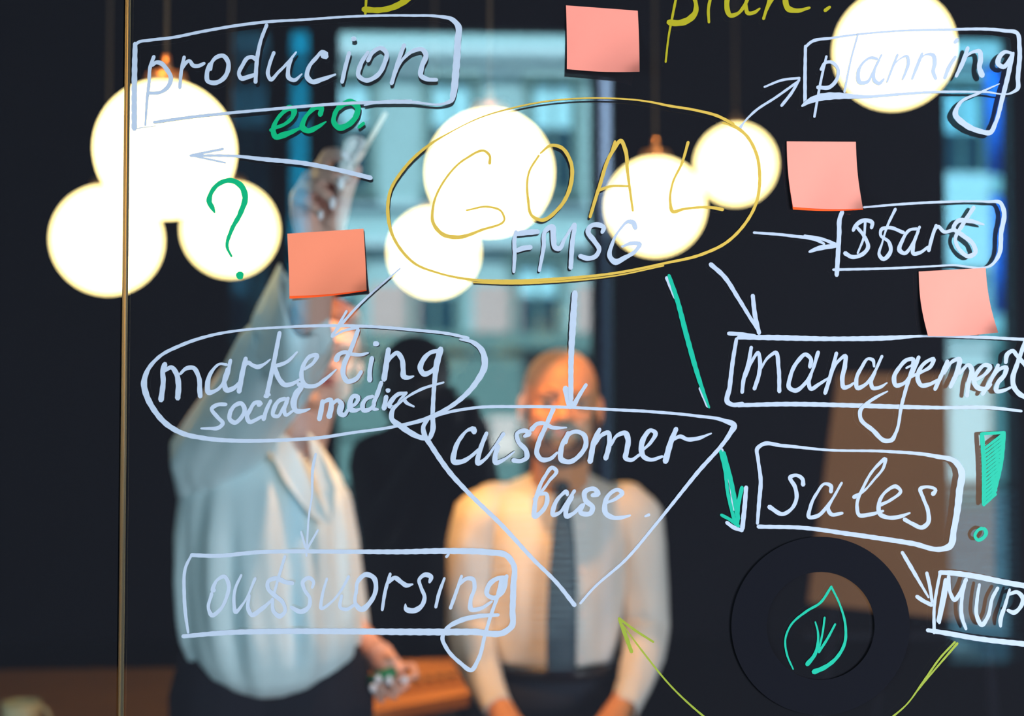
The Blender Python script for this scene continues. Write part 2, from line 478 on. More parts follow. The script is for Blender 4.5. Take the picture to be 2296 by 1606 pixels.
# brown board on an easel
brown = mat('brown_kraft_board', (0.27, 0.115, 0.042, 1), rough=0.8, noise_amt=0.06, noise_scale=5)
YB = 3.9
q = [at(1880, 838, YB), at(2232, 836, YB), at(2230, 1400, YB), at(1812, 1352, YB)]
ez = empty('easel_board', ((q[2].x + q[3].x) / 2, YB, 0)); tag(ez, 'large brown board on a dark easel, behind the words management and sales', 'easel')
vs = q + [p + Vector((0, .012, 0)) for p in q]
py_obj('board_sheet', vs, [(0, 1, 2, 3), (7, 6, 5, 4), (0, 4, 5, 1), (1, 5, 6, 2), (2, 6, 7, 3), (3, 7, 4, 0)], brown, ez)
for (xa, xb) in ((q[0].x + .06, q[3].x - .02), (q[1].x - .06, q[2].x + .06)):
    bm = bmesh.new(); add_tube(bm, (xa, YB + .035, q[0].z - .01), (xb, YB + .08, 0.0), .014, .016); bm_obj('leg', bm, dark, ez, True)
bm = bmesh.new(); add_tube(bm, ((q[0].x + q[1].x) / 2, YB + .045, q[0].z - .05), ((q[0].x + q[1].x) / 2, YB + .65, 0.0), .014, .016); bm_obj('leg', bm, dark, ez, True)
bm = bmesh.new(); add_box(bm, (q[3].x - .02, YB - .03, q[2].z - .035), (q[2].x + .02, YB + .06, q[2].z - .015)); bm_obj('ledge', bm, dark, ez)
bm = bmesh.new(); add_tube(bm, (q[0].x + .0, YB + .03, q[0].z - .06), (q[1].x - .0, YB + .03, q[1].z - .06), .01); bm_obj('crossbar', bm, dark, ez, True)

# ------------------------------------------------------------------ people
skin_w = mat('woman_skin', (0.70, 0.42, 0.33, 1), rough=0.5, noise_amt=0.08, noise_scale=25)
skin_m = mat('man_skin', (0.62, 0.26, 0.10, 1), rough=0.5, noise_amt=0.08, noise_scale=25)
lip = mat('lip', (0.35, 0.09, 0.09, 1), rough=0.4)
nail_m = mat('white_nail_polish', (0.85, 0.85, 0.9, 1), rough=0.2)
eye_w = mat('eye_white', (0.38, 0.36, 0.34, 1), rough=0.2)
eye_d = mat('eye_iris', (0.015, 0.01, 0.008, 1), rough=0.2)
hair_w = mat('auburn_hair', (0.16, 0.055, 0.02, 1), rough=0.5, bump=0.5, bump_scale=120)
hair_m = mat('stubble_brown', (0.05, 0.028, 0.018, 1), rough=0.85, bump=0.3, bump_scale=200)
blouse_m = mat('white_satin_blouse', (0.62, 0.78, 0.82, 1), rough=0.45, sheen=0.3, bump=0.12, bump_scale=14)
shirt_m = mat('white_cotton_shirt', (0.66, 0.64, 0.60, 1), rough=0.8, bump=0.3, bump_scale=10)
black_c = mat('black_trousers', (0.010, 0.011, 0.017, 1), rough=0.9, spec=0.1)
tie_m = mat('navy_tie', (0.002, 0.005, 0.012, 1), rough=0.6)
blind_refl_m = mat('tie_stripe', (0.03, 0.07, 0.12, 1), rough=0.6)  # reflected blind slats, drawn as colour

def head_parts(bm, c, s, look, tiltv=(0, 0, 1)):
    """adds a head (face towards 'look') to a body; returns a function local -> world"""
    f = Vector(look).normalized(); u = Vector(tiltv); u = (u - f * u.dot(f)).normalized(); r = f.cross(u)
    M = Matrix(((r.x, f.x, u.x), (r.y, f.y, u.y), (r.z, f.z, u.z)))
    L = lambda x, y, z: Vector(c) + M @ Vector((x * s, y * s, z * s))
    add_ell(bm, L(0, -0.012, 0.030), (0.076 * s, 0.094 * s, 0.086 * s), M, 3)       # skull
    add_ell(bm, L(0, 0.020, -0.030), (0.062 * s, 0.068 * s, 0.078 * s), M, 3)       # face
    add_ell(bm, L(0, 0.048, -0.088), (0.030 * s, 0.027 * s, 0.022 * s), M)          # chin
    for sx in (-1, 1):
        add_ell(bm, L(sx * 0.036, 0.052, -0.024), (0.023 * s, 0.024 * s, 0.022 * s), M)   # cheek
        add_ell(bm, L(sx * 0.046, 0.022, -0.066), (0.017 * s, 0.034 * s, 0.022 * s), M)   # jaw
        add_ell(bm, L(sx * 0.028, 0.077, 0.021), (0.027 * s, 0.018 * s, 0.009 * s), M)    # brow ridge
        add_ell(bm, L(sx * 0.079, -0.012, -0.010), (0.009 * s, 0.020 * s, 0.032 * s), M)  # ear
        add_ell(bm, L(sx * 0.012, 0.094, -0.032), (0.009 * s, 0.010 * s, 0.008 * s), M)   # nostril
    add_cap(bm, L(0, 0.082, 0.008), 0.008 * s, L(0, 0.104, -0.028), 0.0115 * s)           # nose
    add_ell(bm, L(0, 0.080, -0.056), (0.024 * s, 0.012 * s, 0.008 * s), M)                # mouth area
    return L, M
def face_bits(root, L, M, s, brow_m, lips_m, lid_m):
    for sx in (-1, 1):
        bm = bmesh.new(); add_ell(bm, L(sx * 0.031, 0.0715, 0.001), (0.0125 * s, 0.0115 * s, 0.0085 * s), M, 3)
        e = bm_obj('eye', bm, eye_w, root, True)
        bm = bmesh.new(); add_ell(bm, L(sx * 0.031, 0.0812, 0.0005), (0.0066 * s, 0.0030 * s, 0.0066 * s), M); bm_obj('iris', bm, eye_d, e, True)
        bm = bmesh.new(); chain(bm, [(L(sx * 0.014, 0.089, 0.020), .0032 * s), (L(sx * 0.032, 0.087, 0.026), .004 * s), (L(sx * 0.050, 0.074, 0.019), .0025 * s)]); bm_obj('eyebrow', bm, brow_m, root, True)
        bm = bmesh.new(); add_ell(bm, L(sx * 0.031, 0.0725, 0.0085), (0.0150 * s, 0.0125 * s, 0.0060 * s), M, 3); bm_obj('eyelid', bm, lid_m, root, True)
    bm = bmesh.new(); add_ell(bm, L(0, 0.0895, -0.052), (0.023 * s, 0.006 * s, 0.0045 * s), M); add_ell(bm, L(0, 0.0885, -0.061), (0.020 * s, 0.007 * s, 0.0055 * s), M)
    bm_obj('lips', bm, lips_m, root, True)
def fold(th, px, amp, k, ph): return amp * (math.sin(k * th + ph + px * 0.004) * 0.6 + math.sin((k * 1.7) * th + ph * 2.1 - px * 0.003) * 0.4)

# ---------------- woman
WY = 2.78
root = empty('person', at(600, 1500, WY) * Vector((1, 1, 0)) if False else (at(600, 1500, WY).x, WY, 0))
tag(root, 'woman in a loose white satin blouse with her arm raised, writing on the glass', 'person')
bm = bmesh.new()
A = lambda x, y, Y: at(x, y, Y)
r_ = lambda n, Y=WY: px2m(n, Y)
hc = A(720, 803, 2.86)
L, M = head_parts(bm, hc, 1.0, (0.22, -1, 0.10), (0.12, 0, 1))
chain(bm, [(A(706, 880, 2.92), .050), (A(676, 985, 2.90), .052), (A(655, 1045, 2.86), .058)])
chain(bm, [(A(655, 1060, 2.89), .060), (A(610, 1160, 2.86), .085), (A(600, 1300, 2.85), .085), (A(605, 1450, 2.85), .09)])
chain(bm, [(A(680, 1085, 2.88), .035), (A(722, 1115, 2.90), .03)])
chain(bm, [(A(640, 1075, 2.87), .045), (A(500, 1070, 2.82), .04)])
# legs
zl = A(600, 1500, WY)
for dx in (-.085, .09):
    chain(bm, [((zl.x + dx, WY + .05, .93), .095), ((zl.x + dx * 1.1, WY + .04, .50), .062), ((zl.x + dx * 1.15, WY + .07, .09), .042), ((zl.x + dx * 1.3, WY - .08, .04), .035)])
# lowered arm with hand and marker
chain(bm, [(A(735, 1130, 2.91), .032), (A(766, 1290, 2.97), .030), (A(790, 1410, 2.96), .030), (A(838, 1462, 2.88), .028)])
hand2 = [(A(838, 1462, 2.88), .029), (A(868, 1498, 2.84), .031)]
chain(bm, hand2)
add_cap(bm, A(850, 1470, 2.86), .030, A(880, 1515, 2.83), .026)
f2 = [[(862, 1468, 2.85, 10), (880, 1474, 2.80, 9), (880, 1482, 2.77, 8)],
      [(884, 1500, 2.84, 11), (925, 1492, 2.82, 9), (934, 1515, 2.79, 8), (908, 1526, 2.77, 7)],
      [(880, 1512, 2.84, 11), (912, 1535, 2.81, 9), (892, 1552, 2.78, 8), (872, 1528, 2.76, 7)],
      [(872, 1520, 2.84, 10), (884, 1562, 2.82, 9), (862, 1552, 2.79, 8), (848, 1526, 2.77, 7)],
      [(862, 1520, 2.85, 10), (856, 1572, 2.83, 8), (845, 1562, 2.80, 7), (836, 1544, 2.78, 6)]]
for f_ in f2: chain(bm, [(A(x, y, Y), r_(r, Y)) for x, y, Y, r in f_])
# raised forearm and wrist
chain(bm, [(A(500, 1060, 2.79), .040), (A(585, 900, 2.62), .038), (A(650, 840, 2.49), .038), (A(692, 720, 2.38), .037), (A(716, 590, 2.31), .029), (A(718, 520, 2.28), .030)])
HY = 2.25
h_ = lambda x, y, dy, r: (A(x, y, HY + dy), px2m(r, HY))
# heel of the hand, thumb pad, palm, knuckle row
chain(bm, [h_(700, 535, .02, 38), h_(682, 470, .02, 33), h_(678, 445, .025, 27)])
chain(bm, [h_(740, 535, .02, 38), h_(748, 470, .02, 26), h_(740, 430, .03, 24)])
chain(bm, [h_(690, 500, .03, 34), h_(722, 500, .03, 36)])
chain(bm, [h_(676, 445, .04, 28), h_(700, 410, .04, 24), h_(722, 376, .04, 22)])
chain(bm, [h_(668, 455, .03, 20), h_(695, 400, .035, 20)])
fing = [[(722, 376, .03, 19), (738, 348, .0, 19), (760, 346, -.028, 16), (782, 356, -.04, 13)],      # index
        [(708, 396, .03, 18), (728, 388, -.012, 17), (752, 398, -.036, 15), (764, 414, -.042, 12)],   # middle
        [(690, 420, .02, 17), (712, 420, -.018, 15), (736, 440, -.034, 13), (746, 456, -.036, 11)],   # ring
        [(666, 444, .01, 15), (688, 452, -.018, 13), (708, 468, -.028, 11), (717, 482, -.030, 9.5)],  # little
        [(752, 500, .0, 27), (772, 440, -.012, 19), (788, 405, -.015, 15), (802, 379, -.015, 12)]]    # thumb
for f_ in fing: chain(bm, [h_(*p) for p in f_])
body = organic('body', bm, 0.0048, skin_w, root, 3)
face_bits(root, L, M, 1.0, hair_w, lip, skin_w)
for (x, y, dy, w, h, a) in ((776, 350, -.054, 10, 15, -.7), (765, 411, -.054, 9, 16, .05), (746, 455, -.047, 8.5, 16, .1), (719, 482, -.040, 6.5, 13, .05)):
    bm = bmesh.new(); add_ell(bm, A(x, y, HY + dy), (px2m(w * .85, HY), .0030, px2m(h * .9, HY)), Matrix.Rotation(a, 3, 'Y'), 3); bm_obj('fingernail', bm, nail_m, root, True)
for (x, y, Y) in ((848, 1524, 2.752), (872, 1526, 2.742), (907, 1525, 2.752), (837, 1543, 2.764)):
    bm = bmesh.new(); add_ell(bm, A(x, y, Y), (.0065, .003, .0085), None, 2); bm_obj('fingernail', bm, nail_m, root, True)
# hair: cap with a knot at the back
bm = bmesh.new()
add_ell(bm, L(0, -0.030, 0.042), (0.080, 0.092, 0.082), M, 3)
add_ell(bm, L(0, -0.050, -0.005), (0.076, 0.068, 0.082), M, 3)
add_ell(bm, L(0, -0.130, 0.05), (0.045, 0.04, 0.045), M, 3)
add_ell(bm, L(0, -0.014, 0.062), (0.080, 0.088, 0.066), M, 3)
for sx in (-1, 1): chain(bm, [(L(sx * .050, .040, .088), .016), (L(sx * .076, .005, .03), .011), (L(sx * .074, -.02, -.04), .014)])
organic('hair', bm, 0.006, hair_w, root, 2)
# blouse body, lofted along the outline in the photograph
prof = [  # y, left, right, depth half, y bulge
 (985, 636, 700, .070), (1010, 590, 722, .080), (1040, 470, 742, .095), (1075, 415, 762, .11), (1120, 402, 778, .125), (1200, 393, 788, .14), (1300, 392, 795, .15), (1380, 398, 802, .155),
 (1430, 404, 806, .155), (1470, 416, 800, .15), (1500, 438, 786, .14), (1516, 462, 765, .125), (1524, 480, 745, .11), (1520, 500, 725, .095)]
def brow_(y, i):
    rows_ = prof[i][1:]
    xl, xr, dh = rows_
    yy = prof[i][0]
    def f(th):
        c, s = math.cos(th), math.sin(th)
        cx = (xl + xr) / 2; hw = (xr - xl) / 2
        amp = 0.0 if yy < 1030 else min(1, (yy - 1030) / 200) * 0.018
        amp *= 1 - 0.75 * max(0, min(1, (yy - 1400) / 100))
        rad = 1 + fold(th, yy, amp / .15, 11, 0.7)
        # hem hangs lowest in the middle and rises to the sides
        hem = max(0, (yy - 1430)) * 0.20 * (1 - c * c)
        Yd = WY + 0.02 + dh * s * rad
        p = at(cx, yy + hem - 14 * max(0, (yy - 1430) / 90) * c * c, WY)
        return Vector((at(cx + hw * c * (1 + (rad - 1) * .4), yy, WY).x, Yd, p.z))
    return f
def vkeep(c):
    if c.y > WY: return True
    # V-shaped neckline: open between two slanting lines
    p = c - CAM; dpt = p.dot(FWD)
    X = 1148 + F * p.dot(RIGHT) / dpt; Yp = 803 - F * p.dot(UP) / dpt
    if Yp < 1090 and Yp > 900:
        t = (Yp - 985) / 105.0
        xl = 640 + 96 * max(0, t); xr = 706 + 36 * max(0, t)
        return not (xl < X < xr)
    return True
# more rings for smooth folds
dense = []
for i in range(len(prof) - 1):
    for j in range(3):
        t = j / 3
        dense.append(tuple(a + (b - a) * t for a, b in zip(prof[i], prof[i + 1])))
dense.append(prof[-1]); prof = dense
blouse = loft('blouse', [brow_(None, i) for i in range(len(prof))], blouse_m, root, keep=vkeep, n=96, thick=0.004)
# collar lapels
for pts_ in ([(628, 968), (650, 985), (742, 1180), (700, 1160), (640, 1080), (606, 1010)], [(690, 968), (712, 990), (752, 1095), (744, 1178), (718, 1105), (700, 1040)]):
    vs = [at(x, y, WY - .085 - .03 * min(1, max(0, (y - 985) / 120))) for x, y in pts_]
    n = len(vs); vs2 = [v + Vector((0, .008, 0)) for v in vs]
    py_obj('collar', vs + vs2, [tuple(range(n)), tuple(range(2 * n - 1, n - 1, -1))] + [(i, i + n, (i + 1) % n + n, (i + 1) % n) for i in range(n)], blouse_m, root)
# raised sleeve: wide satin tube ending in an open cuff
def tube_loft(name, path, m, parent, n=40, amp=.05, k=7, thick=.003, squash=1.0, ends=None, ph=0.0):
    """path rows: centre, radius"""
    P = [Vector(p[0]) for p in path]
    rings = []
    for i, (c, r) in enumerate(path):
        c = Vector(c)
        d = (P[min(i + 1, len(P) - 1)] - P[max(i - 1, 0)]).normalized()
        if ends and i in ends: d = Vector(ends[i]).normalized()
        side = d.cross(Vector((0, -1, 0)));  side.normalize(); up = side.cross(d).normalized()
        def f(th, c=c, r=r, side=side, up=up, i=i):
            q = r * (1 + amp * math.sin(k * th + i * .35 + ph) + amp * .6 * math.sin(k * 1.6 * th - i * .5 + ph))
            return c + side * (q * math.cos(th)) + up * (q * squash * math.sin(th))
        rings.append(f)
    return loft(name, rings, m, parent, n=n, thick=thick)
def dense_path(rows, k=3):
    out = []
    for a, b in zip(rows, rows[1:]):
        for j in range(k):
            t = j / k
            out.append((a[0].lerp(b[0], t), a[1] + (b[1] - a[1]) * t))
    out.append(rows[-1])
    return out
S = lambda x, y, Y, r: (at(x, y, Y), px2m(r, Y))
tube_loft('sleeve', dense_path([S(462, 1110, 2.80, 62), S(472, 1030, 2.76, 90), S(535, 945, 2.68, 92), S(590, 868, 2.59, 94), S(632, 800, 2.50, 98), S(660, 770, 2.45, 90)], 3), blouse_m, root, n=56, amp=.035, k=6)
# folded back cuff, open towards the wrist
def cuff(name, outline, Yc, dy):
    vs = []
    for (x, y) in outline: vs.append((x, y))
    return vs
cu_low = [(556, 745), (580, 820), (620, 865), (668, 872), (716, 845), (742, 800)]
cu_top = [(628, 590), (622, 640), (632, 700), (668, 770), (712, 745), (748, 752)]
def ribbon_surface(name, A_, B_, Ya, Yb, m, parent, bulge=.02, N=5):
    vs = []; fs = []
    na = len(A_)
    for j in range(N + 1):
        t = j / N
        for i in range(na):
            u = i / (na - 1)
            x = A_[i][0] * (1 - t) + B_[i][0] * t; y = A_[i][1] * (1 - t) + B_[i][1] * t
            Y = Ya(u) * (1 - t) + Yb(u) * t - bulge * math.sin(math.pi * t)
            vs.append(at(x, y, Y))
    for j in range(N):
        for i in range(na - 1): fs.append((j * na + i, j * na + i + 1, (j + 1) * na + i + 1, (j + 1) * na + i))
    o = py_obj(name, vs, fs, m, parent, True)
    sd = o.modifiers.new('s', 'SUBSURF'); sd.levels = 2; sd.render_levels = 2
    o.modifiers.new('t', 'SOLIDIFY').thickness = .003
    return o
ribbon_surface('cuff', cu_low, cu_top, lambda u: 2.46 - .09 * math.sin(math.pi * u), lambda u: 2.40 - .10 * math.sin(math.pi * u), blouse_m, root, .02)
# rear half of the cuff behind the forearm, reaching up to the note
ribbon_surface('cuff', [(556, 745), (590, 760), (660, 770), (742, 800)], [(630, 590), (645, 640), (700, 650), (750, 755)], lambda u: 2.48, lambda u: 2.46, blouse_m, root, -.02)
ribbon_surface('cuff', [(560, 740), (572, 700), (600, 650), (629, 592)], [(640, 800), (648, 740), (648, 680), (631, 592)], lambda u: 2.44, lambda u: 2.36, blouse_m, root, .02)
ribbon_surface('cuff', [(706, 655), (722, 680), (738, 720), (749, 757)], [(690, 790), (700, 800), (715, 800), (730, 790)], lambda u: 2.36, lambda u: 2.36, blouse_m, root, .01)
# other sleeve, hanging
tube_loft('sleeve', dense_path([S(715, 1085, 2.86, 50), S(742, 1130, 2.90, 46), S(762, 1220, 2.95, 42), S(772, 1320, 2.97, 42), S(778, 1400, 2.97, 44), S(786, 1446, 2.96, 42), S(790, 1462, 2.95, 30)], 3), blouse_m, root, n=40, amp=.05, k=5)
# trousers
bm = bmesh.new()
zt = A(600, 1470, WY).z
chain(bm, [((zl.x - .05, WY + .03, zt), .125), ((zl.x - .06, WY + .04, .93), .135)]); chain(bm, [((zl.x + .06, WY + .03, zt), .12), ((zl.x + .07, WY + .04, .93), .135)])
for dx in (-.085, .09): chain(bm, [((zl.x + dx, WY + .05, .95), .115), ((zl.x + dx * 1.15, WY + .05, .5), .085), ((zl.x + dx * 1.15, WY + .06, .10), .09)])
organic('trousers', bm, .012, black_c, root, 3)
for dx in (-.085, .09):
    bm = bmesh.new(); chain(bm, [((zl.x + dx * 1.15, WY + .07, .045), .042), ((zl.x + dx * 1.4, WY - .12, .036), .034)])
    organic('shoe', bm, .008, black_c, root, 2)
# markers she holds
wm = mat('white_marker_barrel', (0.95, 0.97, 0.97, 1), rough=0.5)
mk = empty('marker', A(795, 325, HY - .03)); tag(mk, 'thick white marker held up in the raised hand', 'marker')
bm = bmesh.new(); add_tube(bm, A(768, 402, HY - .018), A(796, 329, HY - .040), px2m(14, HY), px2m(27, HY), 28); add_ell(bm, A(796, 329, HY - .040), px2m(27, HY), None, 3)
bm_obj('barrel', bm, wm, mk, True)
bm = bmesh.new(); add_tube(bm, A(764, 418, HY - .0), A(772, 394, HY - .005), px2m(8, HY), px2m(13, HY), 20); bm_obj('tip', bm, frame_m, mk, True)
st = mat('pale_wooden_stick', (1.0, 0.84, 0.70, 1), rough=0.5)  # bright highlight along a slim pen, put into its pale colour
sk = empty('stick', A(830, 310, HY - .05)); tag(sk, 'slim pale stick held beside the white marker, pointing up right', 'stick')
bm = bmesh.new(); chain(bm, [(A(863, 256, HY - .085), px2m(5, HY)), (A(814, 340, HY - .070), px2m(5.4, HY)), (A(794, 374, HY - .060), px2m(5.2, HY))]); bm_obj('shaft', bm, st, sk, True)
gm = mat('green_marker_barrel', (0.0, 0.20, 0.07, 1), rough=0.4)
g2 = empty('marker', A(870, 1512, 2.79)); tag(g2, 'green marker held in the lowered dark hand', 'marker')
bm = bmesh.new(); add_tube(bm, A(830, 1528, 2.795), A(884, 1506, 2.775), .011, .0115, 20); bm_obj('barrel', bm, gm, g2, True)
bm = bmesh.new(); add_tube(bm, A(820, 1532, 2.80), A(831, 1528, 2.795), .007, .009, 16); bm_obj('cap', bm, gm, g2, True)

# ---------------- man leaning on the table
MY = 3.19
mr = empty('person', (at(1250, 1300, MY).x, MY, 0))
tag(mr, 'man in a white shirt and dark tie leaning forward on his hands', 'person')
bm = bmesh.new()
s = 1.08
hc = A(1258, 909, 3.08)
L, M = head_parts(bm, hc, s, (-0.02, -1, 0.04), (0.02, 0, 1))
chain(bm, [(A(1260, 985, 3.15), .062), (A(1256, 1075, 3.20), .066)])
chain(bm, [(A(1256, 1135, 3.25), .075), (A(1254, 1250, 3.26), .095), (A(1252, 1400, 3.26), .095), (A(1252, 1520, 3.28), .10)])
chain(bm, [(A(1120, 1150, 3.24), .035), (A(1380, 1150, 3.24), .035)])
for (sh, el, wr, hd) in (((1078, 1160, 3.23), (1054, 1390, 3.25), (1108, 1560, 3.08), (1140, 1625, 3.02)), ((1428, 1160, 3.23), (1448, 1395, 3.25), (1405, 1560, 3.08), (1368, 1625, 3.02))):
    chain(bm, [(A(*sh), .036), (A(*el), .032), (A(el[0] + (12 if el[0] < 1250 else -8), 1475, 3.19), .029), (A(*wr), .025), (A(*hd), .032)])
    sx = 1 if hd[0] < 1250 else -1
    hz = MT + .014
    base = A(*hd)
    for k in range(4):
        dx = sx * (-.028 + k * .019)
        ln = (.062, .074, .078, .068)[k]
        chain(bm, [((base.x + dx, 2.985, hz + .018), .0105), ((base.x + dx * 1.15, 2.985 - ln * .55, hz + .008), .009), ((base.x + dx * 1.3, 2.985 - ln, hz - .004), .0078)])
    chain(bm, [((base.x + sx * .034, 3.0, hz + .015), .013), ((base.x + sx * .058, 2.965, hz + .004), .010), ((base.x + sx * .066, 2.935, hz - .002), .009)])
    add_ell(bm, (base.x, 3.005, hz + .018), (.040, .045, .018))
mx_ = mr.location.x
for dx in (-.10, .10):
    chain(bm, [((mx_ + dx, 3.34, .90), .09), ((mx_ + dx * 1.2, 3.38, .48), .065), ((mx_ + dx * 1.3, 3.42, .09), .045), ((mx_ + dx * 1.4, 3.26, .05), .035)])
organic('body', bm, .0055, skin_m, mr, 3)
face_bits(mr, L, M, s, hair_m, mat('man_lip', (0.28, 0.08, 0.05, 1), rough=0.5), skin_m)
# beard and moustache
bm = bmesh.new()
for sx in (-1, 1): chain(bm, [(L(sx * .068, .0, -.035), .012 * s), (L(sx * .057, .028, -.075), .020 * s), (L(sx * .026, .056, -.100), .022 * s), (L(0, .062, -.104), .023 * s)])
for sx in (-1, 1): chain(bm, [(L(0, .094, -.044), .0055 * s), (L(sx * .022, .086, -.046), .006 * s), (L(sx * .034, .070, -.062), .008 * s), (L(sx * .030, .062, -.085), .012 * s)])
organic('beard', bm, .0045, hair_m, mr, 2)
# very short hair round the skull
bm = bmesh.new(); add_ell(bm, L(0, -0.040, 0.036), (0.0775 * s, 0.082 * s, 0.082 * s), M, 3); add_ell(bm, L(0, -.03, -.01), (.0775 * s, .07 * s, .07 * s), M, 3)
organic('cropped_hair', bm, .006, mat('cropped_hair', (0.16, 0.09, 0.05, 1), rough=.8), mr, 2)
# shirt
prof2 = [(1052, 1212, 1308, .066), (1068, 1196, 1326, .075), (1090, 1140, 1372, .09), (1112, 1098, 1410, .10), (1150, 1082, 1422, .12), (1220, 1085, 1420, .135), (1320, 1092, 1412, .14), (1420, 1100, 1398, .14), (1480, 1108, 1386, .14), (1505, 1114, 1382, .135), (1540, 1120, 1380, .13)]
d2 = []
for i in range(len(prof2) - 1):
    for j in range(3):
        t = j / 3; d2.append(tuple(a + (b - a) * t for a, b in zip(prof2[i], prof2[i + 1])))
d2.append(prof2[-1])
def mring(row):
    yy, xl, xr, dh = row
    def f(th):
        c_, s_ = math.cos(th), math.sin(th)
        amp = min(1, max(0, (yy - 1100) / 200)) * .05
        rad = 1 + amp * (.6 * math.sin(6 * th + yy * .011) + .5 * math.sin(9 * th - yy * .017))
        p = at((xl + xr) / 2, yy, MY)
        X = at((xl + xr) / 2 + (xr - xl) / 2 * c_ * (1 + (rad - 1) * .35), yy, MY).x
        return Vector((X, MY + .05 + (yy - 1050) * .00008 + dh * s_ * rad, p.z - .012 * (s_ if yy < 1100 else 0) * -1))
    return f
loft('shirt', [mring(r) for r in d2], shirt_m, mr, n=80, thick=.003)
for sx, rows in ((-1, [(1150, 1098, 16), (1112, 1118, 40), (1074, 1158, 54), (1054, 1225, 50), (1050, 1320, 49), (1052, 1400, 50), (1064, 1470, 46), (1088, 1530, 40), (1112, 1578, 33), (1120, 1592, 31)]),
                 (1, [(1366, 1098, 16), (1402, 1118, 40), (1432, 1158, 52), (1444, 1225, 48), (1448, 1320, 48), (1450, 1400, 49), (1442, 1470, 44), (1424, 1530, 38), (1404, 1578, 33), (1398, 1592, 31)])):
    Yt = [3.24, 3.23, 3.22, 3.22, 3.24, 3.24, 3.19, 3.13, 3.07, 3.05]
    tube_loft('sleeve', dense_path([S(x, y, Y, r) for (x, y, r), Y in zip(rows, Yt)], 4), shirt_m, mr, n=44, amp=.035, k=4, ph=sx)
# collar
for sx in (-1, 1):
    o_ = [(1262 + sx * 2, 1092), (1262 + sx * 30, 1118), (1262 + sx * 62, 1078), (1262 + sx * 56, 1040), (1262 + sx * 36, 1052)]
    vs = [at(x, y, MY - .045 + .05 * abs(x - 1262) / 60) for x, y in o_]
    if sx < 0: vs = vs[::-1]
    n = len(vs); vs2 = [v + Vector((0, .006, 0)) for v in vs]
    py_obj('collar', vs + vs2, [tuple(range(n)), tuple(range(2 * n - 1, n - 1, -1))] + [(i, i + n, (i + 1) % n + n, (i + 1) % n) for i in range(n)], shirt_m, mr)
# tie with knot; reflection of the window blinds painted across it as stripes
tie_rows = [(1085, 1247, 1277), (1118, 1252, 1272), (1150, 1246, 1280), (1220, 1238, 1288), (1300, 1230, 1292), (1400, 1226, 1292), (1480, 1226, 1291), (1520, 1228, 1290)]
vs = []; fs = []
for (y, a, b) in tie_rows:
    for t in (0, .33, .67, 1):
        vs.append(at(a + (b - a) * t, y, MY - .105 - (.006 if 0 < t < 1 else 0) + (.06 * (1130 - y) / 45 if y < 1130 else -.004 * (y - 1130) / 100)))
for i in range(len(tie_rows) - 1):
    for j in range(3): fs.append((i * 4 + j, i * 4 + j + 1, (i + 1) * 4 + j + 1, (i + 1) * 4 + j))
tie = py_obj('tie', vs, fs, tie_m, mr, True); tie.modifiers.new('t', 'SOLIDIFY').thickness = .004
bm = bmesh.new(); add_ell(bm, at(1262, 1098, MY - .075), (.017, .010, .020), None, 3); bm_obj('tie_knot', bm, tie_m, mr, True)
first = None
for i in range(22):
    y = 1140 + i * 17
    a, b = interp(tie_rows, y)
    Yd = MY - .1165 - .004 * (y - 1130) / 100
    vs = [at(a + 2, y, Yd), at(b - 2, y, Yd), at(b - 2, y + 5, Yd), at(a + 2, y + 5, Yd)]
    py_obj('stripe', vs, [(0, 1, 2, 3)], blind_refl_m, tie)
for i in range(4):
    y = 1180 + i * 100
    bm = bmesh.new(); add_ell(bm, at(1304, y, MY - .098), (.005, .002, .005), None, 2); bm_obj('button', bm, pale, mr, True)
# belt and trousers
bm = bmesh.new()
zb = at(1250, 1500, MY).z
def pring(z, hw, dh, yc):
    return lambda th: Vector((mx_ + hw * math.cos(th), yc + dh * math.sin(th), z))
tro = mat('navy_trousers', (0.008, 0.012, 0.022, 1), rough=.9)
loft('trousers', [pring(zb + .012, .137, .125, 3.25), pring(zb - .06, .145, .13, 3.26), pring(zb - .16, .155, .135, 3.28), pring(.86, .165, .135, 3.31)], tro, mr, n=48, thick=.003)
bm = bmesh.new()
for dx in (-.10, .10): chain(bm, [((mx_ + dx * .8, 3.31, .90), .115), ((mx_ + dx * 1.2, 3.37, .48), .088), ((mx_ + dx * 1.3, 3.41, .10), .082)])
organic('trouser_leg', bm, .012, tro, mr, 2)
loft('belt', [pring(zb + .016, .141, .131, 3.25), pring(zb - .018, .144, .134, 3.252)], mat('dark_belt', (0.006, 0.006, 0.008, 1), rough=.4), mr, n=48, thick=.004)
for dx in (-.13, .13):
    bm = bmesh.new(); chain(bm, [((mx_ + dx, 3.43, .05), .045), ((mx_ + dx * 1.05, 3.20, .042), .038)]); organic('shoe', bm, .008, black_c, mr, 2)

# ---------------- photographer, standing behind the camera and mirrored dark in the board
ph = empty('person', (mir(930, 900, 3.29).x, mir(930, 900, 3.30).y, 0))
tag(ph, 'photographer in black clothes, a dark mirrored outline between woman and man', 'person')
P_ = lambda x, y, Yv: mir(x, y, Yv)
bm = bmesh.new()
hc = P_(930, 862, 3.33)
L, M = head_parts(bm, hc, .92, (0.05, 1, 0), (0, 0, 1))
chain(bm, [(P_(932, 930, 3.36), .055), (P_(934, 990, 3.37), .06)])
for hx in (0.045, -.045):
    add_ell(bm, (hx + .015, -.10, 1.49), (.02, .03, .035))
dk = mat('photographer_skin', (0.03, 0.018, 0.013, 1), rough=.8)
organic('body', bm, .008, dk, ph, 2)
bm = bmesh.new(); add_ell(bm, L(0, -.025, .03), (.084, .095, .09), M, 3); add_ell(bm, L(0, -.03, -.03), (.08, .07, .09), M, 3)
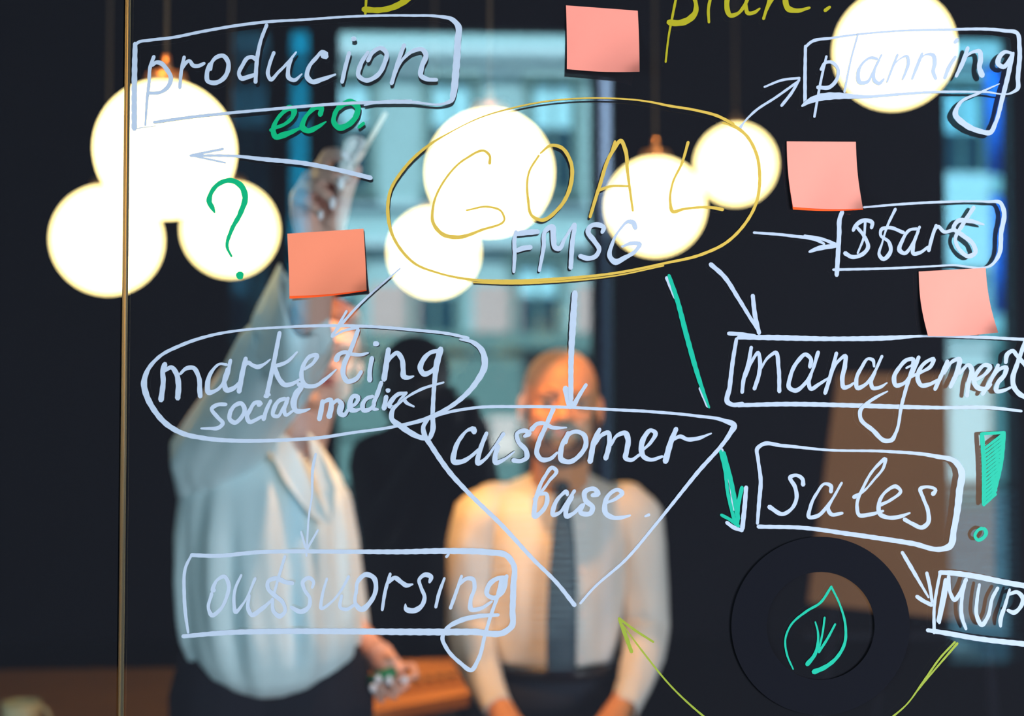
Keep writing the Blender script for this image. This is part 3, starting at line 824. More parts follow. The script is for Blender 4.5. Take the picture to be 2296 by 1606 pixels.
organic('hair', bm, .008, mat('black_hair', (.008, .007, .006, 1)), ph, 2)
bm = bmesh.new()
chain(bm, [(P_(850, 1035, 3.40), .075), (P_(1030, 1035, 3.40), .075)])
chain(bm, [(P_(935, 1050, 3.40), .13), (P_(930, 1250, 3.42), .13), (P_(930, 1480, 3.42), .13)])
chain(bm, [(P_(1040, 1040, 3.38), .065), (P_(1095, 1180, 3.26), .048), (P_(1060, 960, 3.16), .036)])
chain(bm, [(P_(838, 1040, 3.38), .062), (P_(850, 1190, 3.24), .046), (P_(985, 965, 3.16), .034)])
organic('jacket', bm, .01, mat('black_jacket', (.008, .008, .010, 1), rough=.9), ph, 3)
bm = bmesh.new()
px_ = P_(930, 1300, 3.42)
for dx in (-.09, .09): chain(bm, [((px_.x + dx, px_.y, .92), .12), ((px_.x + dx, px_.y, .48), .085), ((px_.x + dx, px_.y, .09), .07), ((px_.x + dx, px_.y + .1, .05), .045)])
organic('trousers', bm, .012, black_c, ph, 2)
cm = empty('camera_body', (0, -.09, 1.5)); tag(cm, 'black camera held up by the photographer', 'camera')
bm = bmesh.new(); add_box(bm, (-.062, -.135, 1.452), (.068, -.085, 1.535), .006); add_box(bm, (-.022, -.13, 1.532), (.026, -.09, 1.556), .006)
bm_obj('housing', bm, frame_m, cm)
bm = bmesh.new(); add_tube(bm, (0, -.09, 1.5), (0, -.012, 1.5), .034, .036, 32); bm_obj('lens', bm, frame_m, cm, True)
# ------------------------------------------------------------------ glass board with its writing
front_m = glass_mat('glass_front_face', (0.985, 0.99, 0.99, 1), 0.008)
nt = front_m.node_tree                                     # even diffuse veil mixed in to lift the blacks like haze
dd = nt.nodes.new('ShaderNodeBsdfDiffuse'); dd.inputs['Color'].default_value = (0.74, 0.77, 1.0, 1)
m2 = nt.nodes.new('ShaderNodeMixShader'); m2.inputs[0].default_value = 0.0132
o_ = nt.nodes['Material Output']
prev = o_.inputs['Surface'].links[0].from_socket
nt.links.new(prev, m2.inputs[1]); nt.links.new(dd.outputs[0], m2.inputs[2]); nt.links.new(m2.outputs[0], o_.inputs['Surface'])
back_m = glass_mat('glass_coated_rear_face', (0.95, 0.97, 0.97, 1), 0.17, (0.93, 1.0, 1.0, 1))
rim_m = bpy.data.materials.new('polished_glass_edge'); rim_m.use_nodes = True
nt = rim_m.node_tree; nt.nodes.clear(); oo = nt.nodes.new('ShaderNodeOutputMaterial')
gg = nt.nodes.new('ShaderNodeBsdfGlass'); gg.inputs['Color'].default_value = (1.0, 0.78, 0.45, 1); gg.inputs['Roughness'].default_value = 0.32; gg.inputs['IOR'].default_value = 1.5
df = nt.nodes.new('ShaderNodeBsdfDiffuse'); df.inputs['Color'].default_value = (0.10, 0.10, 0.08, 1)
mxx = nt.nodes.new('ShaderNodeMixShader'); mxx.inputs[0].default_value = 0.45
nt.links.new(gg.outputs[0], mxx.inputs[1]); nt.links.new(df.outputs[0], mxx.inputs[2]); nt.links.new(mxx.outputs[0], oo.inputs['Surface'])
def pane(name, xa, xb, parent):
    vs = []
    for y in (D, DM):
        for (x, z) in ((xa, 0.02), (xb, 0.02), (xb, 3.4), (xa, 3.4)): vs.append((x, y, z))
    fs = [(0, 1, 2, 3), (7, 6, 5, 4)]
    o = py_obj(name, vs, fs, [front_m, back_m], parent)
    o.data.polygons[1].material_index = 1
    return o
xe = at(278, 803, D).x
board = empty('glass_board', (xe + 1.6, D, 0.02))
tag(board, 'large clear glass board covered with white, yellow and green marker writing', 'glass board')
pane('pane', xe + 0.004, 3.4, board)
sidep = empty('glass_screen', (xe - 1.0, D, 0.02))
tag(sidep, 'plain clear glass screen without writing, left of the bright vertical edge', 'glass screen')
pane('pane', -3.2, xe - 0.004, sidep)
bm = bmesh.new(); add_tube(bm, (xe, D + 0.002, 0.02), (xe, D + 0.002, 3.4), 0.0030, 0.0030, 24); bm_obj('edge_strip', bm, rim_m, board, True)
for b_, (xa, xb) in ((board, (xe + 0.004, 3.4)), (sidep, (-3.2, xe - 0.004))):
    box('floor_channel', (xa, D - 0.012, 0.0), (xb, DM + 0.012, 0.035), frame_m, b_)
    box('head_channel', (xa, D - 0.012, 3.385), (xb, DM + 0.012, 3.43), frame_m, b_)

INK = {'w': ink_mat('white_marker_ink', (0.49, 0.56, 0.68, 1), 0.95), 'y': ink_mat('yellow_marker_ink', (0.42, 0.36, 0.01, 1), 0.95),
       'o': ink_mat('golden_marker_ink', (0.70, 0.45, 0.07, 1), 0.90), 'g': ink_mat('green_marker_ink', (0.0, 0.42, 0.17, 1), 0.96),
       't': ink_mat('bright_green_marker_ink', (0.0, 0.45, 0.29, 1), 0.95), 'l': ink_mat('lime_marker_ink', (0.30, 0.37, 0.035, 1), 0.92)}
layer = [0]
under_m = mat('ink_underside', (0.012, 0.014, 0.02, 1), rough=0.9, spec=0.1)  # near-black stands in for shade, so mirrored strokes look dark
note_back = mat('note_underside', (0.03, 0.012, 0.012, 1), rough=0.9, spec=0.1)  # paper back darkened by colour in place of shade
def catmull(P, step=3.0):
    n = len(P)
    if n < 2: return P
    ext = [tuple(2 * a - b for a, b in zip(P[0], P[1]))] + P + [tuple(2 * a - b for a, b in zip(P[-1], P[-2]))]
    out = []
    for i in range(1, n):
        p0, p1, p2, p3 = ext[i - 1], ext[i], ext[i + 1], ext[i + 2]
        d = math.hypot(p2[0] - p1[0], p2[1] - p1[1])
        # centripetal-like tangents keep sharp turns from overshooting
        d0 = max(1e-3, math.hypot(p1[0] - p0[0], p1[1] - p0[1])); d2 = max(1e-3, math.hypot(p3[0] - p2[0], p3[1] - p2[1])); d1 = max(1e-3, d)
        k = max(1, int(d / step))
        for j in range(k):
            t = j / k
            q = []
            for a0, a1, a2, a3 in zip(p0, p1, p2, p3):
                m1 = d1 * ((a1 - a0) / d0 - (a2 - a0) / (d0 + d1) + (a2 - a1) / d1)
                m2 = d1 * ((a2 - a1) / d1 - (a3 - a1) / (d1 + d2) + (a3 - a2) / d2)
                h = (2 * t**3 - 3 * t**2 + 1) * a1 + (t**3 - 2 * t**2 + t) * m1 + (-2 * t**3 + 3 * t**2) * a2 + (t**3 - t**2) * m2
                q.append(h)
            out.append(tuple(q))
    out.append(P[-1])
    return out
def parse(s):
    P = []; w = 6
    for tok in s.split(','):
        v = [float(c) for c in tok.split()]
        if len(v) > 2: w = v[2]
        P.append((v[0], v[1], w))
    return P
def add_stroke(vs, fs, s):
    P = catmull(parse(s))
    layer[0] += 1
    Y = D - 0.0004 - 0.000008 * (layer[0] % 60)
    ctr = []
    for i, (x, y, w) in enumerate(P):
        a = P[max(0, i - 1)]; b = P[min(len(P) - 1, i + 1)]
        dx, dy = b[0] - a[0], b[1] - a[1]
        l = math.hypot(dx, dy) or 1
        jit = 1 + 0.05 * math.sin(i * 0.9 + layer[0])
        ctr.append((x, y, max(1.4, w * 1.13) / 2 * jit, dx / l, dy / l))
    base = len(vs)
    # rounded start, body, rounded end
    def cross(x, y, h, tx, ty): return [at(x - ty * h, y + tx * h, Y), at(x + ty * h, y - tx * h, Y)]
    x, y, h, tx, ty = ctr[0]
    rows = [cross(x - tx * h * 0.8, y - ty * h * 0.8, h * 0.45, tx, ty)]
    rows += [cross(*c) for c in ctr]
    x, y, h, tx, ty = ctr[-1]
    rows.append(cross(x + tx * h * 0.8, y + ty * h * 0.8, h * 0.45, tx, ty))
    for i, r in enumerate(rows): vs.extend([v - Vector((0, i * 1.6e-6, 0)) for v in r])
    for i in range(len(rows) - 1):
        fs.append((base + 2 * i, base + 2 * i + 1, base + 2 * i + 3, base + 2 * i + 2))
def add_dot(vs, fs, x, y, r, sx=1.0):
    layer[0] += 1
    Y = D - 0.0004 - 0.000006 * (layer[0] % 90)
    base = len(vs); n = 14
    for k in range(n):
        a = 2 * math.pi * k / n
        vs.append(at(x + r * sx * math.cos(a) * (1 + .1 * math.sin(3 * a + x)), y + r * math.sin(a) * (1 + .1 * math.cos(2 * a)), Y))
    vs.append(at(x, y, Y))
    for k in range(n): fs.append((base + k, base + (k + 1) % n, base + n))
def mark(name, strokes, ink, parent, label=None):
    vs, fs = [], []
    for s in strokes.split('|'):
        s = s.strip()
        if not s: continue
        if s[0] == '*':
            v = [float(c) for c in s[1:].split()]
            add_dot(vs, fs, *v)
        else: add_stroke(vs, fs, s)
    nv = len(vs); nf = len(fs)                              # dark back layer, shade of the ink's far side put into colour
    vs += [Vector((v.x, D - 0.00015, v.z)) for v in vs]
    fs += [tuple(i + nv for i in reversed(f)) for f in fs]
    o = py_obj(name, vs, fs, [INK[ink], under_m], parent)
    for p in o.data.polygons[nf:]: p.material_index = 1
    if label: o['label'] = label
    return o
def word(label, ink, letters, name='handwritten_word'):
    first = parse(letters[0].split('|')[0].replace('*', ''))[0]
    e = empty(name, at(first[0], first[1], D) - world_loc(board), board)
    e['label'] = label
    for L in letters: mark('letter', L, ink, e)
    return e

word('white handwritten word "producion"', 'w', [
 "345 127 7,337 149,334 186,330 220 6,325.7 281 4|341 147 6,350 140 8,359 141 9,374 156,383 174,377 194,362 206 7,331 209 7",
 "413 128 7,407 156,403 197|408 156 5,417.8 140 7,424 136,433 147 8,444 148,458 142 6",
 "472 156 7,475 140 7,486 128 8,500 125 9,511 138,511 158,502 175,481 186 9,466 182,464 165,471 144",
 "574 134 8,566 128 8,557 129,544 146,536 168,540 175 9,558 172,575 166 6|598 56 7,585 90 7,577 128 8,574.5 152,573 184",
 "614 118 7,604 146,601 168 8,606 178,625 161 6,644 142 6,664 117 4|653 132 7,646 157 8,648 175 9,658 180 8,677 166 3",
 "730 126 14,728 124 18,724 117 10,708 131 8,692 152,689 173 10,699 183 10,722 178 9,752 167 4",
 "783 118 8,773 156,767 184|*793 87 6",
 "825 136 8,836 117 8,855 108 9,866 118 9,862 142,845 170,819 180 9,804 170,808 146,825 117 7",
 "906 101 8,895 131,878 187 8|880 178 6,904 132 6,927 114 8,947 111 9,954.5 121 10,946 149 10,944 170 10,956 177 9,979 179 7"])
mark('drawn_box', "303 98 9,302 142 10.5,301 212 11,301 288 11|303 101 6,310 95 6,333 90.6 6,385 84.5,454 70.6,542 55.7,601 48.8,679 44.4 5,782 37.4,922 35 5,983 37 6,1014 44 9,1027 58 12,1026.5 90 13,1022 160 14,1016 212 12,1012 226 9,1004 230 7,922 229.5 6,800 231 6,660 240.6 6,611 245,502 255,419 264,346 274.6 6|817 236 3,850 229 5,922 226 5|306 288 2,348 282.4 1.5", 'w', board, 'white hand drawn box around the word producion')
word('green handwritten word "eco."', 'g', [
 "607 292 7,616 287.5 7,639 278,657 260 9,659 247 12,650 242 12,634 253 8,619 272 8,612.5 291 10,618 307 11,635 303 12,654 296 9,672 287.5 5",
 "718 257 10,720 241 11,711 239.5 12,695 251 8,681 271 9,678 285 12,688 293 11,710 286 9,731 273 3",
 "760 239 9,751 255,748.5 274 10,759 286 12,782 279 11,799 259 11,802 241 12,787 229 13,772 233 11,758 244 8",
 "804.7 285 7,815 276.7 7"])
word('green handwritten question mark beside the left globe lamps', 'g', [
 "481 476 4,476 466 9,469 452 11,472 436 9,487 415 9,518 404.6 10,542 418.6 12,549.5 440 12,539 478 10,519 516 8,509.5 555 6,519 575 4", "*538 618 10 0.85"], 'question_mark')
mark('drawn_arrow', "831 399 9,758 381 9,690 367.5 9,580 356 8,533 350.5 6,427 349 5|430 348 5,500 334 5|430 349 4,505 365 4", 'w', board, 'white arrow pointing left under the word eco')
word('yellow capital letter cut off by the top of the picture', 'y', ["822 -30 5,821 0 5,819 31 5|816 21 12,852 22.7 11,887 14 12,918 -6 13,940 -30 12"], 'handwritten_word')
word('yellow handwritten word "plan." running off the top', 'y', [
 "1522 -34 5,1508 35 5,1499.5 80 4,1492.5 139 4|1520 -26 8,1545 -20 9,1560 7 8,1559 28 11,1541 46 13,1517 52 12,1500 50 12",
 "1600 -34 6,1593.7 -7 6,1588.4 21 6,1589.5 50 5",
 "1656 -30 7,1638 -18 8,1630 2 10,1639 35 9,1653 31 7,1670.4 10.5 7,1682 -25 7|1672 10 7,1677 29.6 8,1691 28 7,1703.5 19 4",
 "1732 -30 6,1724.5 0 6,1712 42 6|1716 28 5,1733 -3 6,1752 -26 9,1763 -14 11,1761 2 11,1767 19 12,1785.5 24 9,1815 17.4 5",
 "1850 23.5 7,1860.5 15.7 6"])
word('golden handwritten word "GOAL"', 'o', [
 "1098 366 6,1098 349 5,1089.5 340 5,1044 356 4,999 401 4,971 464 5,971 499 7,995 526.7 8,1023 532 8,1079 516 5,1131 490 4,1124 474 4,1096.5 464 4,1046 471.6 3",
 "1208 349 4,1187 384 4,1184 446.5 5,1194 485 6,1211.6 493.5 7,1253 467 7,1279.6 415 8,1279.6 363 7,1257 330 7,1236 326 6,1211.6 343.6 3",
 "1323 486.6 6,1344 418.6 7,1372 342 7,1393 316 8,1401.7 335 8,1407 384 6,1419 472.6 4|1379 317 5,1368.5 349 5|1342.4 427 6,1365 418.6 5,1412 417.5 4",
 "1543 319 6,1529 366 5,1508 411.6 4,1503 453.4 5,1508 474 7,1532.5 469 5,1598.7 466 6,1620 470 7"])
mark('drawn_oval', "1620 275.5 3,1636 279 6,1670 300 6,1695 342 6,1703.5 394 6,1695 457 6,1670.4 502 6,1628.5 544 6,1575 570 6,1488 591 5,1383 612 5,1244 626 6,1139 630.5 6,1055 627 5,982 612 4,930 591 5,899 560 6,880 527 6,869.8 481 7,875 429 6,904.6 380 6,964 324 5,1009 297 2,1079 263 2,1149 242.4 3,1218.6 228.5 3,1340 220.4 3,1463 230 4,1496 237 5,1559 247.6 5,1611 261.6 6,1644 279 6|1062 633.5 3,1139 636 4,1244 632 4,1383 618 3,1488 596 3", 'o', board, 'thin golden oval around the word GOAL')
word('white handwritten letters "FMSG"', 'w', [
 "1157 520 8,1154 533 8,1154 569 8,1152 610 6|1157 524.7 10,1185 521 11,1206 519.7 10|1159 562 9,1172 557 10,1189.4 554.5 10",
 "1209.3 607.5 6,1219 554.5 8,1224 516.4 9,1237 508 11,1241 535 11,1245.7 556 10,1252 558 10,1266 536 6,1288.7 503 7,1284 538 9,1279.6 601 9",
 "1350 521 7,1354 511 9,1340 504 10,1323.5 508 9,1318.5 518 10,1332 540 10,1343.4 560 9,1335 575 9,1317 579.5 10,1301 574.4 10",
 "1424.5 511.5 9,1419.5 499 11,1409.6 497 8,1391.4 513 5,1373 546 7,1368 577 10,1378 587 12,1401 578 9,1428 559.5 8,1434.4 548 9,1418 545.4 8,1395 553 5"])
word('grey-white handwritten word "planning"', 'w', [
 "1853 126.5 5,1841 179 5,1830.6 235.5 5,1826 262 5|1840.7 156 6,1850 141 6,1863 139 7,1879 154.6 7,1876.6 177 7,1858.7 196 8,1834 196 8",
 "1923.8 77 4,1908 134.4 4,1893.5 206 5",
 "1966.5 132 6,1955 129 6,1935 141 5,1924 166 8,1928.3 185 9,1944 184 7,1957.5 161 4,1976.6 123 4|1971 134.4 5,1960 161 6,1962 182 8,1971 187 8,1982 177 4",
 "2012.6 123 5,2002.5 148 5,1989 183.8 4|2000 152 3,2018 132 3,2034 126 6,2037 137 7,2031.7 159 6,2023.8 178 4",
 "2067.6 120 6,2056.4 148 7,2045 177 5|2058.7 139 3,2076.6 122 4,2092.4 124 9,2095.7 141 9,2092.4 161 8,2098 176 8",
 "2141.8 127 6,2128 150 8,2118 174.8 7|2146 89 8,2141 95 7",
 "2170 107.4 7,2160 137 9,2144 171 6|2162 130 4,2182 116.4 6,2195.7 115 9,2199 130 10,2196 152 10,2202 169 12",
 "2267.6 119 6,2254 116.4 7,2240.7 128 10,2238 143 10,2249.7 150 9,2263 134.4 7,2272 119 6|2270 122 9,2261 166 9,2247.4 220 9,2232 276 8,2220.4 297 10,2196 294 10,2162 278 12,2142 256 11,2151 233 7,2196 208.5 5,2240.7 188 2"])
mark('drawn_box', "1806 103 6,1805 175 7,1805 232 7|1805.8 106 5,1816 96 6,1868 85 5,1982 71.5 4,2117 66.5 5,2252 69 7,2280 74 8,2285.6 107 9,2282 175 9,2280.6 200 8,2270 207.4 5,2207 206.3 4,2106 206.3 5,1960 216.4 6,1804.7 233 7,1798 238 4", 'w', board, 'white hand drawn box around the word planning')
mark('drawn_arrow', "1660 286 7,1664 280 5,1691 251 5,1740 218,1789 183 5|1714 195 4,1754 179.6 5,1792.5 175 5|1792 179 5,1775 208 6,1752.4 237 6", 'w', board, 'white arrow pointing up to the word planning')
word('white handwritten word "start"', 'w', [
 "1954 511 7,1956 500 8,1940 494 8,1918 507 8,1913 517 6|1920 508 6,1937 529 7,1946 556 8,1934 570 8,1909 576 8,1895 568 9|1940 498 5,1937 531 5,1923 568 4",
 "2007.6 469 6,1990 506 5,1978 545 4,1972 573 7,1979 581 8,1997 563 8,1993 543 7,1974 526 6,1976 515 7,1992 510.6 7,2025.7 521.7 7",
 "2056 513.4 6,2042 514.8 6,2023 540 7,2017.3 562 9,2025.7 568 8,2048 542.5 5,2061.7 509 6|2059 517.6 6,2048 551 7,2048 569 8,2061.7 567 7,2081 553.6 5",
 "2099 505 6,2089.4 534 7,2082.4 562 7|2092 523 4,2103 508 7,2117 520 7,2136.5 516 7",
 "2183.5 465 8,2158.6 504 8,2142 537 7,2153 562 8,2172.5 575 9,2187 566 9,2183.5 551 9,2156 526 9,2138 512 8,2147.5 496 9,2172.5 495.4 9,2205.7 503.7 4"])
mark('drawn_box', "1888.5 475 8,1883 490 9,1881.6 523 9,1876 617 9|1937 465 4,2020 458 5,2117 453 5,2214 452.5 5,2243 455 8,2250 470.5 9,2244.5 523 9,2239 573 8,2228 590 6,2131 595 4,1992 602 5,1868 605 5", 'w', board, 'white hand drawn box around the word start')
mark('drawn_arrow', "1690.5 521.7 5,1771 528.6 6,1837 541 6,1848 547 5|1804 528.6 5,1843 536 6,1876 549 7|1876 551 8,1832 558 9,1815 564.7 5", 'w', board, 'white arrow pointing right to the word start')
word('white handwritten word "marketing"', 'w', [
 "369.7 817 11,365 832 10,366 852.5 10,361 897 11|368.8 832 6,384.5 824 9,395 837 10,400 860 11,398.5 893 11|403.7 839 5,417.6 826.4 8,433 825 9,445.5 845.5 9,448 877 10,449 889 10",
 "508 818 6,494.4 816 5,475 833 7,465.6 859.5 10,468 880 11,484 876 7,505 852.5 8,517 808 7|510 828 8,503 859.5 9,508 875 11,522 871.7 9,538 857 6",
 "551 804 9,543 839 10,536 878 10|550 819 6,556 813 8,564 818 8,578 823 9,592 817 6,606 806 3",
 "627 746 8,613 818 9,599 883 9|*597 888 6|666 790 4,642.6 812 7,620 820 8,614 821 8|616 824 9,627 852 10,638 863 10,655 861 8,672 851 5",
 "683 828 6,704 812 7,710.6 797 9,698 798 8,681 818 8,676 845 9,684 864 10,704 866 8,731 849 7,754 829 3",
 "803 740 8,784 790 9,771.5 818 10,770 842 10,778.5 855 10,798 850 9,810 834 7|754 807 12,759 796 9,773 790 8,791 794.7 7,808 796 7,825.5 791.5 4",
 "834 803 9,829 832 9,829 853 10|*843 771 6.5 1.1",
 "871 784 10,866 818 11,861 851 11|869 814 5,878 800 7,890 791.5 9,900.5 804 10,904 828 10,906 845 11,916 847 8,927.5 843.8 3",
 "982.5 787 8,967 790 8,949 807 10,942.6 828 11,949 838 11,972 829 8,982 800 6|988 783 12,979 818 12,974 860 9,970 929 9,968.5 971 10,961 984 8,951 983 9,900.5 957 12,878 938 10,880 920.5 9,900.5 900 5,944 873.4 6,994.7 857.7 4"])
word('white handwritten word "social"', 'w', [
 "506.6 907 7,487 908 8,475 916 8,488 936 8,499.6 950 8,491 959 8,468 961 6,451 961 4",
 "516 924 8,526 910 8,541 905 9,548 915 9,540 938 8,526 948 9,515.5 941 9,517 920 8",
 "580 908 9,585 904 9,573 903 8,561 919 8,554 936 9,559 946 9,575 941 7,587 934 6",
 "607 899 7,597 920.5 8,591 940 9|*603 885 4",
 "639 894 8,627 898 8,615 915 9,613 932 8,622 934 7,634 917 6,646 893 7|644 898 8,637.4 920.5 8,640 931 7,656.5 922 5",
 "669 861 8,675 867 10,665 882 12,658.5 908 12,663.5 921 10,679 922 8,695 917 3"])
word('white handwritten word "media"', 'w', [
 "723.5 900 9,719 926 10,716 940 10|723 905 6,733 898 8,742 897 9,743 908 10,738 934 12|744 908 6,757.5 898 8,764.5 904 11,763 928 11,770 931 9,782 917 6",
 "784 913 6,798 905 7,803 891 9,794 888 9,785 903 10,786 918 11,798 920.5 8,808 917 5",
 "836 889 7,822 894 8,813 908 9,815 920 10,827 919 8,839.5 908 7|855 858 8,845 887 9,838 905 8,838 917 8,848 918 4",
 "866 890 9,861 916 10|*870 876 5.5",
 "909 882 7,893.5 884 8,880 896 9,873 911 9,883 913 7,900 894 6,911 881 6|904 892 8,910 902 7,928 912 4"])
mark('drawn_oval', "1050 758.4 6,1014 750 6,927 740 6,822 732 6,700 731 6,634 734 5,547 740 5,477 751.4 6,407 774 7,355 802 7,330.5 832 9,323 860 12,328.7 887 12,346 920 11,372 950 11,407 971 10,459.5 983 9,529 988.5 8,634 987 7,719 981.6 7,787 971 6,883 957 6,962 936 7,1023 903 9,1066 860 11,1087 816 13,1080 785 11,1059 767 8,1031 761 4", 'w', board, 'white hand drawn oval around the words marketing and social media')
mark('drawn_arrow', "897 602 3,803 686 5,745 751 6|777 698 5,744 755 5|745 756 4,768 743 5,803 734.4 6", 'w', board, 'white arrow pointing down left to the word marketing')
word('white handwritten word "customer"', 'w', [
 "1063 969 11,1062 963 13,1054 963 8,1033 982 8,1019.3 1012 10,1018 1036 11,1033 1036 10,1058 1022 7,1073 1008 6",
 "1091 971.5 8,1077 1008 9,1072 1040 9,1085 1032 7,1108 1003 5,1129 973 8|1117 1001 9,1110 1025 10,1111 1038 10,1127 1032.5 7,1153.5 1013 3",
 "1176 978.5 7,1187 972 10,1178 966 9,1159 973 8,1162 990 9,1180 1012 10,1181 1026 10,1167.5 1034 8,1151 1032.5 10",
 "1240.7 917 9,1223 957.5 9,1207.6 994 10,1204 1018 10,1213 1030 10,1234 1029 8,1249.5 1015 5|1192 963 10,1204 951 8,1216 949 8,1239 959 8,1270.4 959 3",
 "1268.6 993 7,1274 975 9,1291 968 8,1308.7 975 10,1314 994 10,1302 1018.6 9,1274 1036 10,1259 1031 11,1258 1008 10,1274 971 8",
 "1344.5 963 8,1335 982 10,1323 1035 11|1333 998 6,1350.6 975 8,1364 970 9,1366.5 987 9,1364.5 1005 10,1358 1028 10|1369.7 998 6,1383.7 977 7,1403 972 11,1408 984 11,1405 1012 10,1403 1028 10,1413 1032 8,1434 1020 6",
 "1439.5 1011 5,1460 991 7,1469 970 9,1460 965 8,1445 980 10,1438 1005 11,1443 1024 10,1457 1031 8,1485 1024 6",
 "1516 962 9,1504 992 11,1492 1035 12|1509 987 5,1525 979 8,1540.6 985.4 8,1561.6 984 8,1595 972 3"])
word('white handwritten word "base."', 'w', [
 "1197 1120 6,1211 1106 6,1232 1078 6,1247 1055 8,1240 1049 8,1221.5 1069 7,1207 1100 8,1199 1135 9,1199 1158 11,1213 1149 9,1227 1121 9,1225 1108 8,1209 1109 6",
 "1272 1110 7,1271 1103 8,1256 1113 7,1242.5 1135 9,1240 1155 9,1253 1151 7,1270 1128 6,1288 1101 7|1282.6 1113 9,1269 1144 10,1270 1158 10,1283 1153 8,1305 1132 6",
 "1328 1111 8,1341 1107 11,1333 1097 9,1311 1104 10,1312 1121 10,1329 1139 10,1324 1151 10,1301 1149 9,1309 1131 6",
 "1359 1128 5,1382 1118 7,1395 1105 9,1387 1099 8,1366 1109 8,1356 1132 10,1358 1151 11,1375 1161 9,1398 1160 7,1413 1156 4",
 "1446.5 1158 4,1455 1154.6 7"])
mark('drawn_triangle', "900 957 3,962 939 6,977 933 6,1056 915.7 6,1169 912 6,1256 913 6,1359 918 6,1474 924.4 6,1562 933 6,1622 943 8,1646 955 12,1638 970 10,1562 1062 8,1467 1180 6,1406 1252 6,1325 1325 5,1301 1353 5|962 938 5,949 958 9,953 978 10,965 997 10,1012 1064 10,1047 1102 9,1127 1180 9,1196 1255 8,1249 1308 8,1288 1357 9", 'w', board, 'white hand drawn triangle around the words customer base')
mark('drawn_arrow', "1289 656 11,1284 734 13,1280.5 804 11,1280 895 10|1268 871 12,1279 911 15|1314 863 7,1300 885 8,1285 912 10", 'w', board, 'white arrow pointing down at the top of the triangle')
mark('drawn_arrow', "1494.8 623 7,1514 668 7|1570 871 7,1587 911 7", 'w', board, 'white marks under the green arrow')
mark('drawn_arrow', "1500 618 7,1516 665 9,1540 755 10,1571.5 863 8,1590 914 4|1519 675 4,1545 776 5,1570 862 4", 't', board, 'long green slanting arrow shaft right of the oval')
mark('drawn_arrow', "1619 1008 5,1631 1057 4,1645 1144 4|1673 1093 8,1669.7 1135 9,1664.4 1186 9|1629.6 1172 7,1645 1183 8,1664 1190 7", 'w', board, 'white lines behind the green arrow head')
mark('drawn_arrow', "1615.6 1012 7,1626 1057 7,1631 1100 7,1648 1174 7|1623 1015 7,1637 1071 9,1655 1164 9|1663.6 1093.5 8,1655 1135 8,1653 1174 8|1617.4 1155 6,1641 1168 7,1656 1180 7", 't', board, 'green arrow with head, beside the sales box')
mark('drawn_arrow', "1593.7 593 9,1621.6 618 9,1656 670 8,1688 722 7,1702 743 7|1687.8 663 8,1693 708 9,1702 747 8", 'w', board, 'white arrow pointing down to the word management')
word('white handwritten word "management"', 'w', [
 "1684.5 779 7,1677.5 818 8,1667 853 8,1664 880 7|1672 845 5,1686 810 6,1700 791 7,1704 810 8,1702 838 8,1691.5 872 8|1704 831 4,1723 801 6,1738.6 791 8,1745.5 824 8,1747.3 878 8",
 "1816 823 8,1818 805 8,1806.6 795 8,1789 810 8,1772 845 8,1770 870 9,1781 876 9,1805 860 7,1817 841 6,1834.5 790 8|1819 838 6,1813.5 862 8,1817 872 8,1836 862 7,1857 848 4",
 "1875.5 792 7,1864 836 8,1850 882 8|1860.6 845 5,1881.6 808 6,1895 798 8,1894.6 818.5 9,1888.5 853 9,1892 869 9,1904 866.4 7,1914.7 858.6 4",
 "1960 822 5,1956.5 807 7,1948 804.5 6,1932 824 7,1920 852 8,1922 870 9,1941 862 7,1955 844.6 6,1977.5 799 6|1962 834 7,1953 859 8,1956.5 870 8,1972 869 7,1989 858.6 3",
 "2046 817 6,2047.7 806 8,2037 806 8,2016 825 8,2004.5 848 9,2008 864 9,2028.5 858.6 7,2044 838 8,2060 801 8|2053 812 11,2039 848 8,2021.5 909 7,2008 972 7,1999 987 9,1987 989 9,1957 965 9,1929 937 8,1929 921 8,1943 905.6 7,1966 890 6,1990 877.7 3|2032 825.4 4,2045 819 5",
 "2042.5 844.6 7,2067 834 6,2088 820 8,2093 805 8,2083 808 7,2063 827 8,2058 852 9,2065 864 9,2084 862 8,2103.5 851.6 5",
 "2124.4 810 8,2114 834 8,2096.5 873 8|2117 838 5,2136.6 810 7,2151 805 9,2149 824 10,2131 868 8|2152 838 6,2173 819 8,2178.5 827 10,2171.5 859 9,2168 888 8",
 "2189 851.6 6,2210 838 7,2220 822 9,2210 818.5 8,2192 834 8,2184 852 9,2189 867 10,2210 872 9,2222 862 6",
 "2238 819 7,2222 852 8,2203 884 8|2227 845 5,2243 827 7,2256 824 9,2253.5 838 9,2236 862 9,2234 877 9,2250 876 7,2266 869 5",
 "2299 765 8,2280 818.5 9,2271 848 10,2272.6 865.5 10,2285 883 10,2303 893 9|2255 813 8,2259 794 9,2271 787 8,2280 797.5 8,2300 820 9"])
mark('drawn_box', "1651.4 760 7,1644.4 801 8,1636 869 9,1632.5 903 10,1641 907.4 9,1665 906 9|1634 748 8,1663.6 750 8,1693 755 9|1655 757.4 7,1707 757 10,1864 760 9,2019 756.6 8,2044 754.8 6,2175 755.7 6,2310 762 6|1655 909 8,1759.5 906.5 9,1899 909 9,2019 912.6 9,2105 914.4 7,2227 915 7,2290 922 5", 'w', board, 'white hand drawn box around the word management')
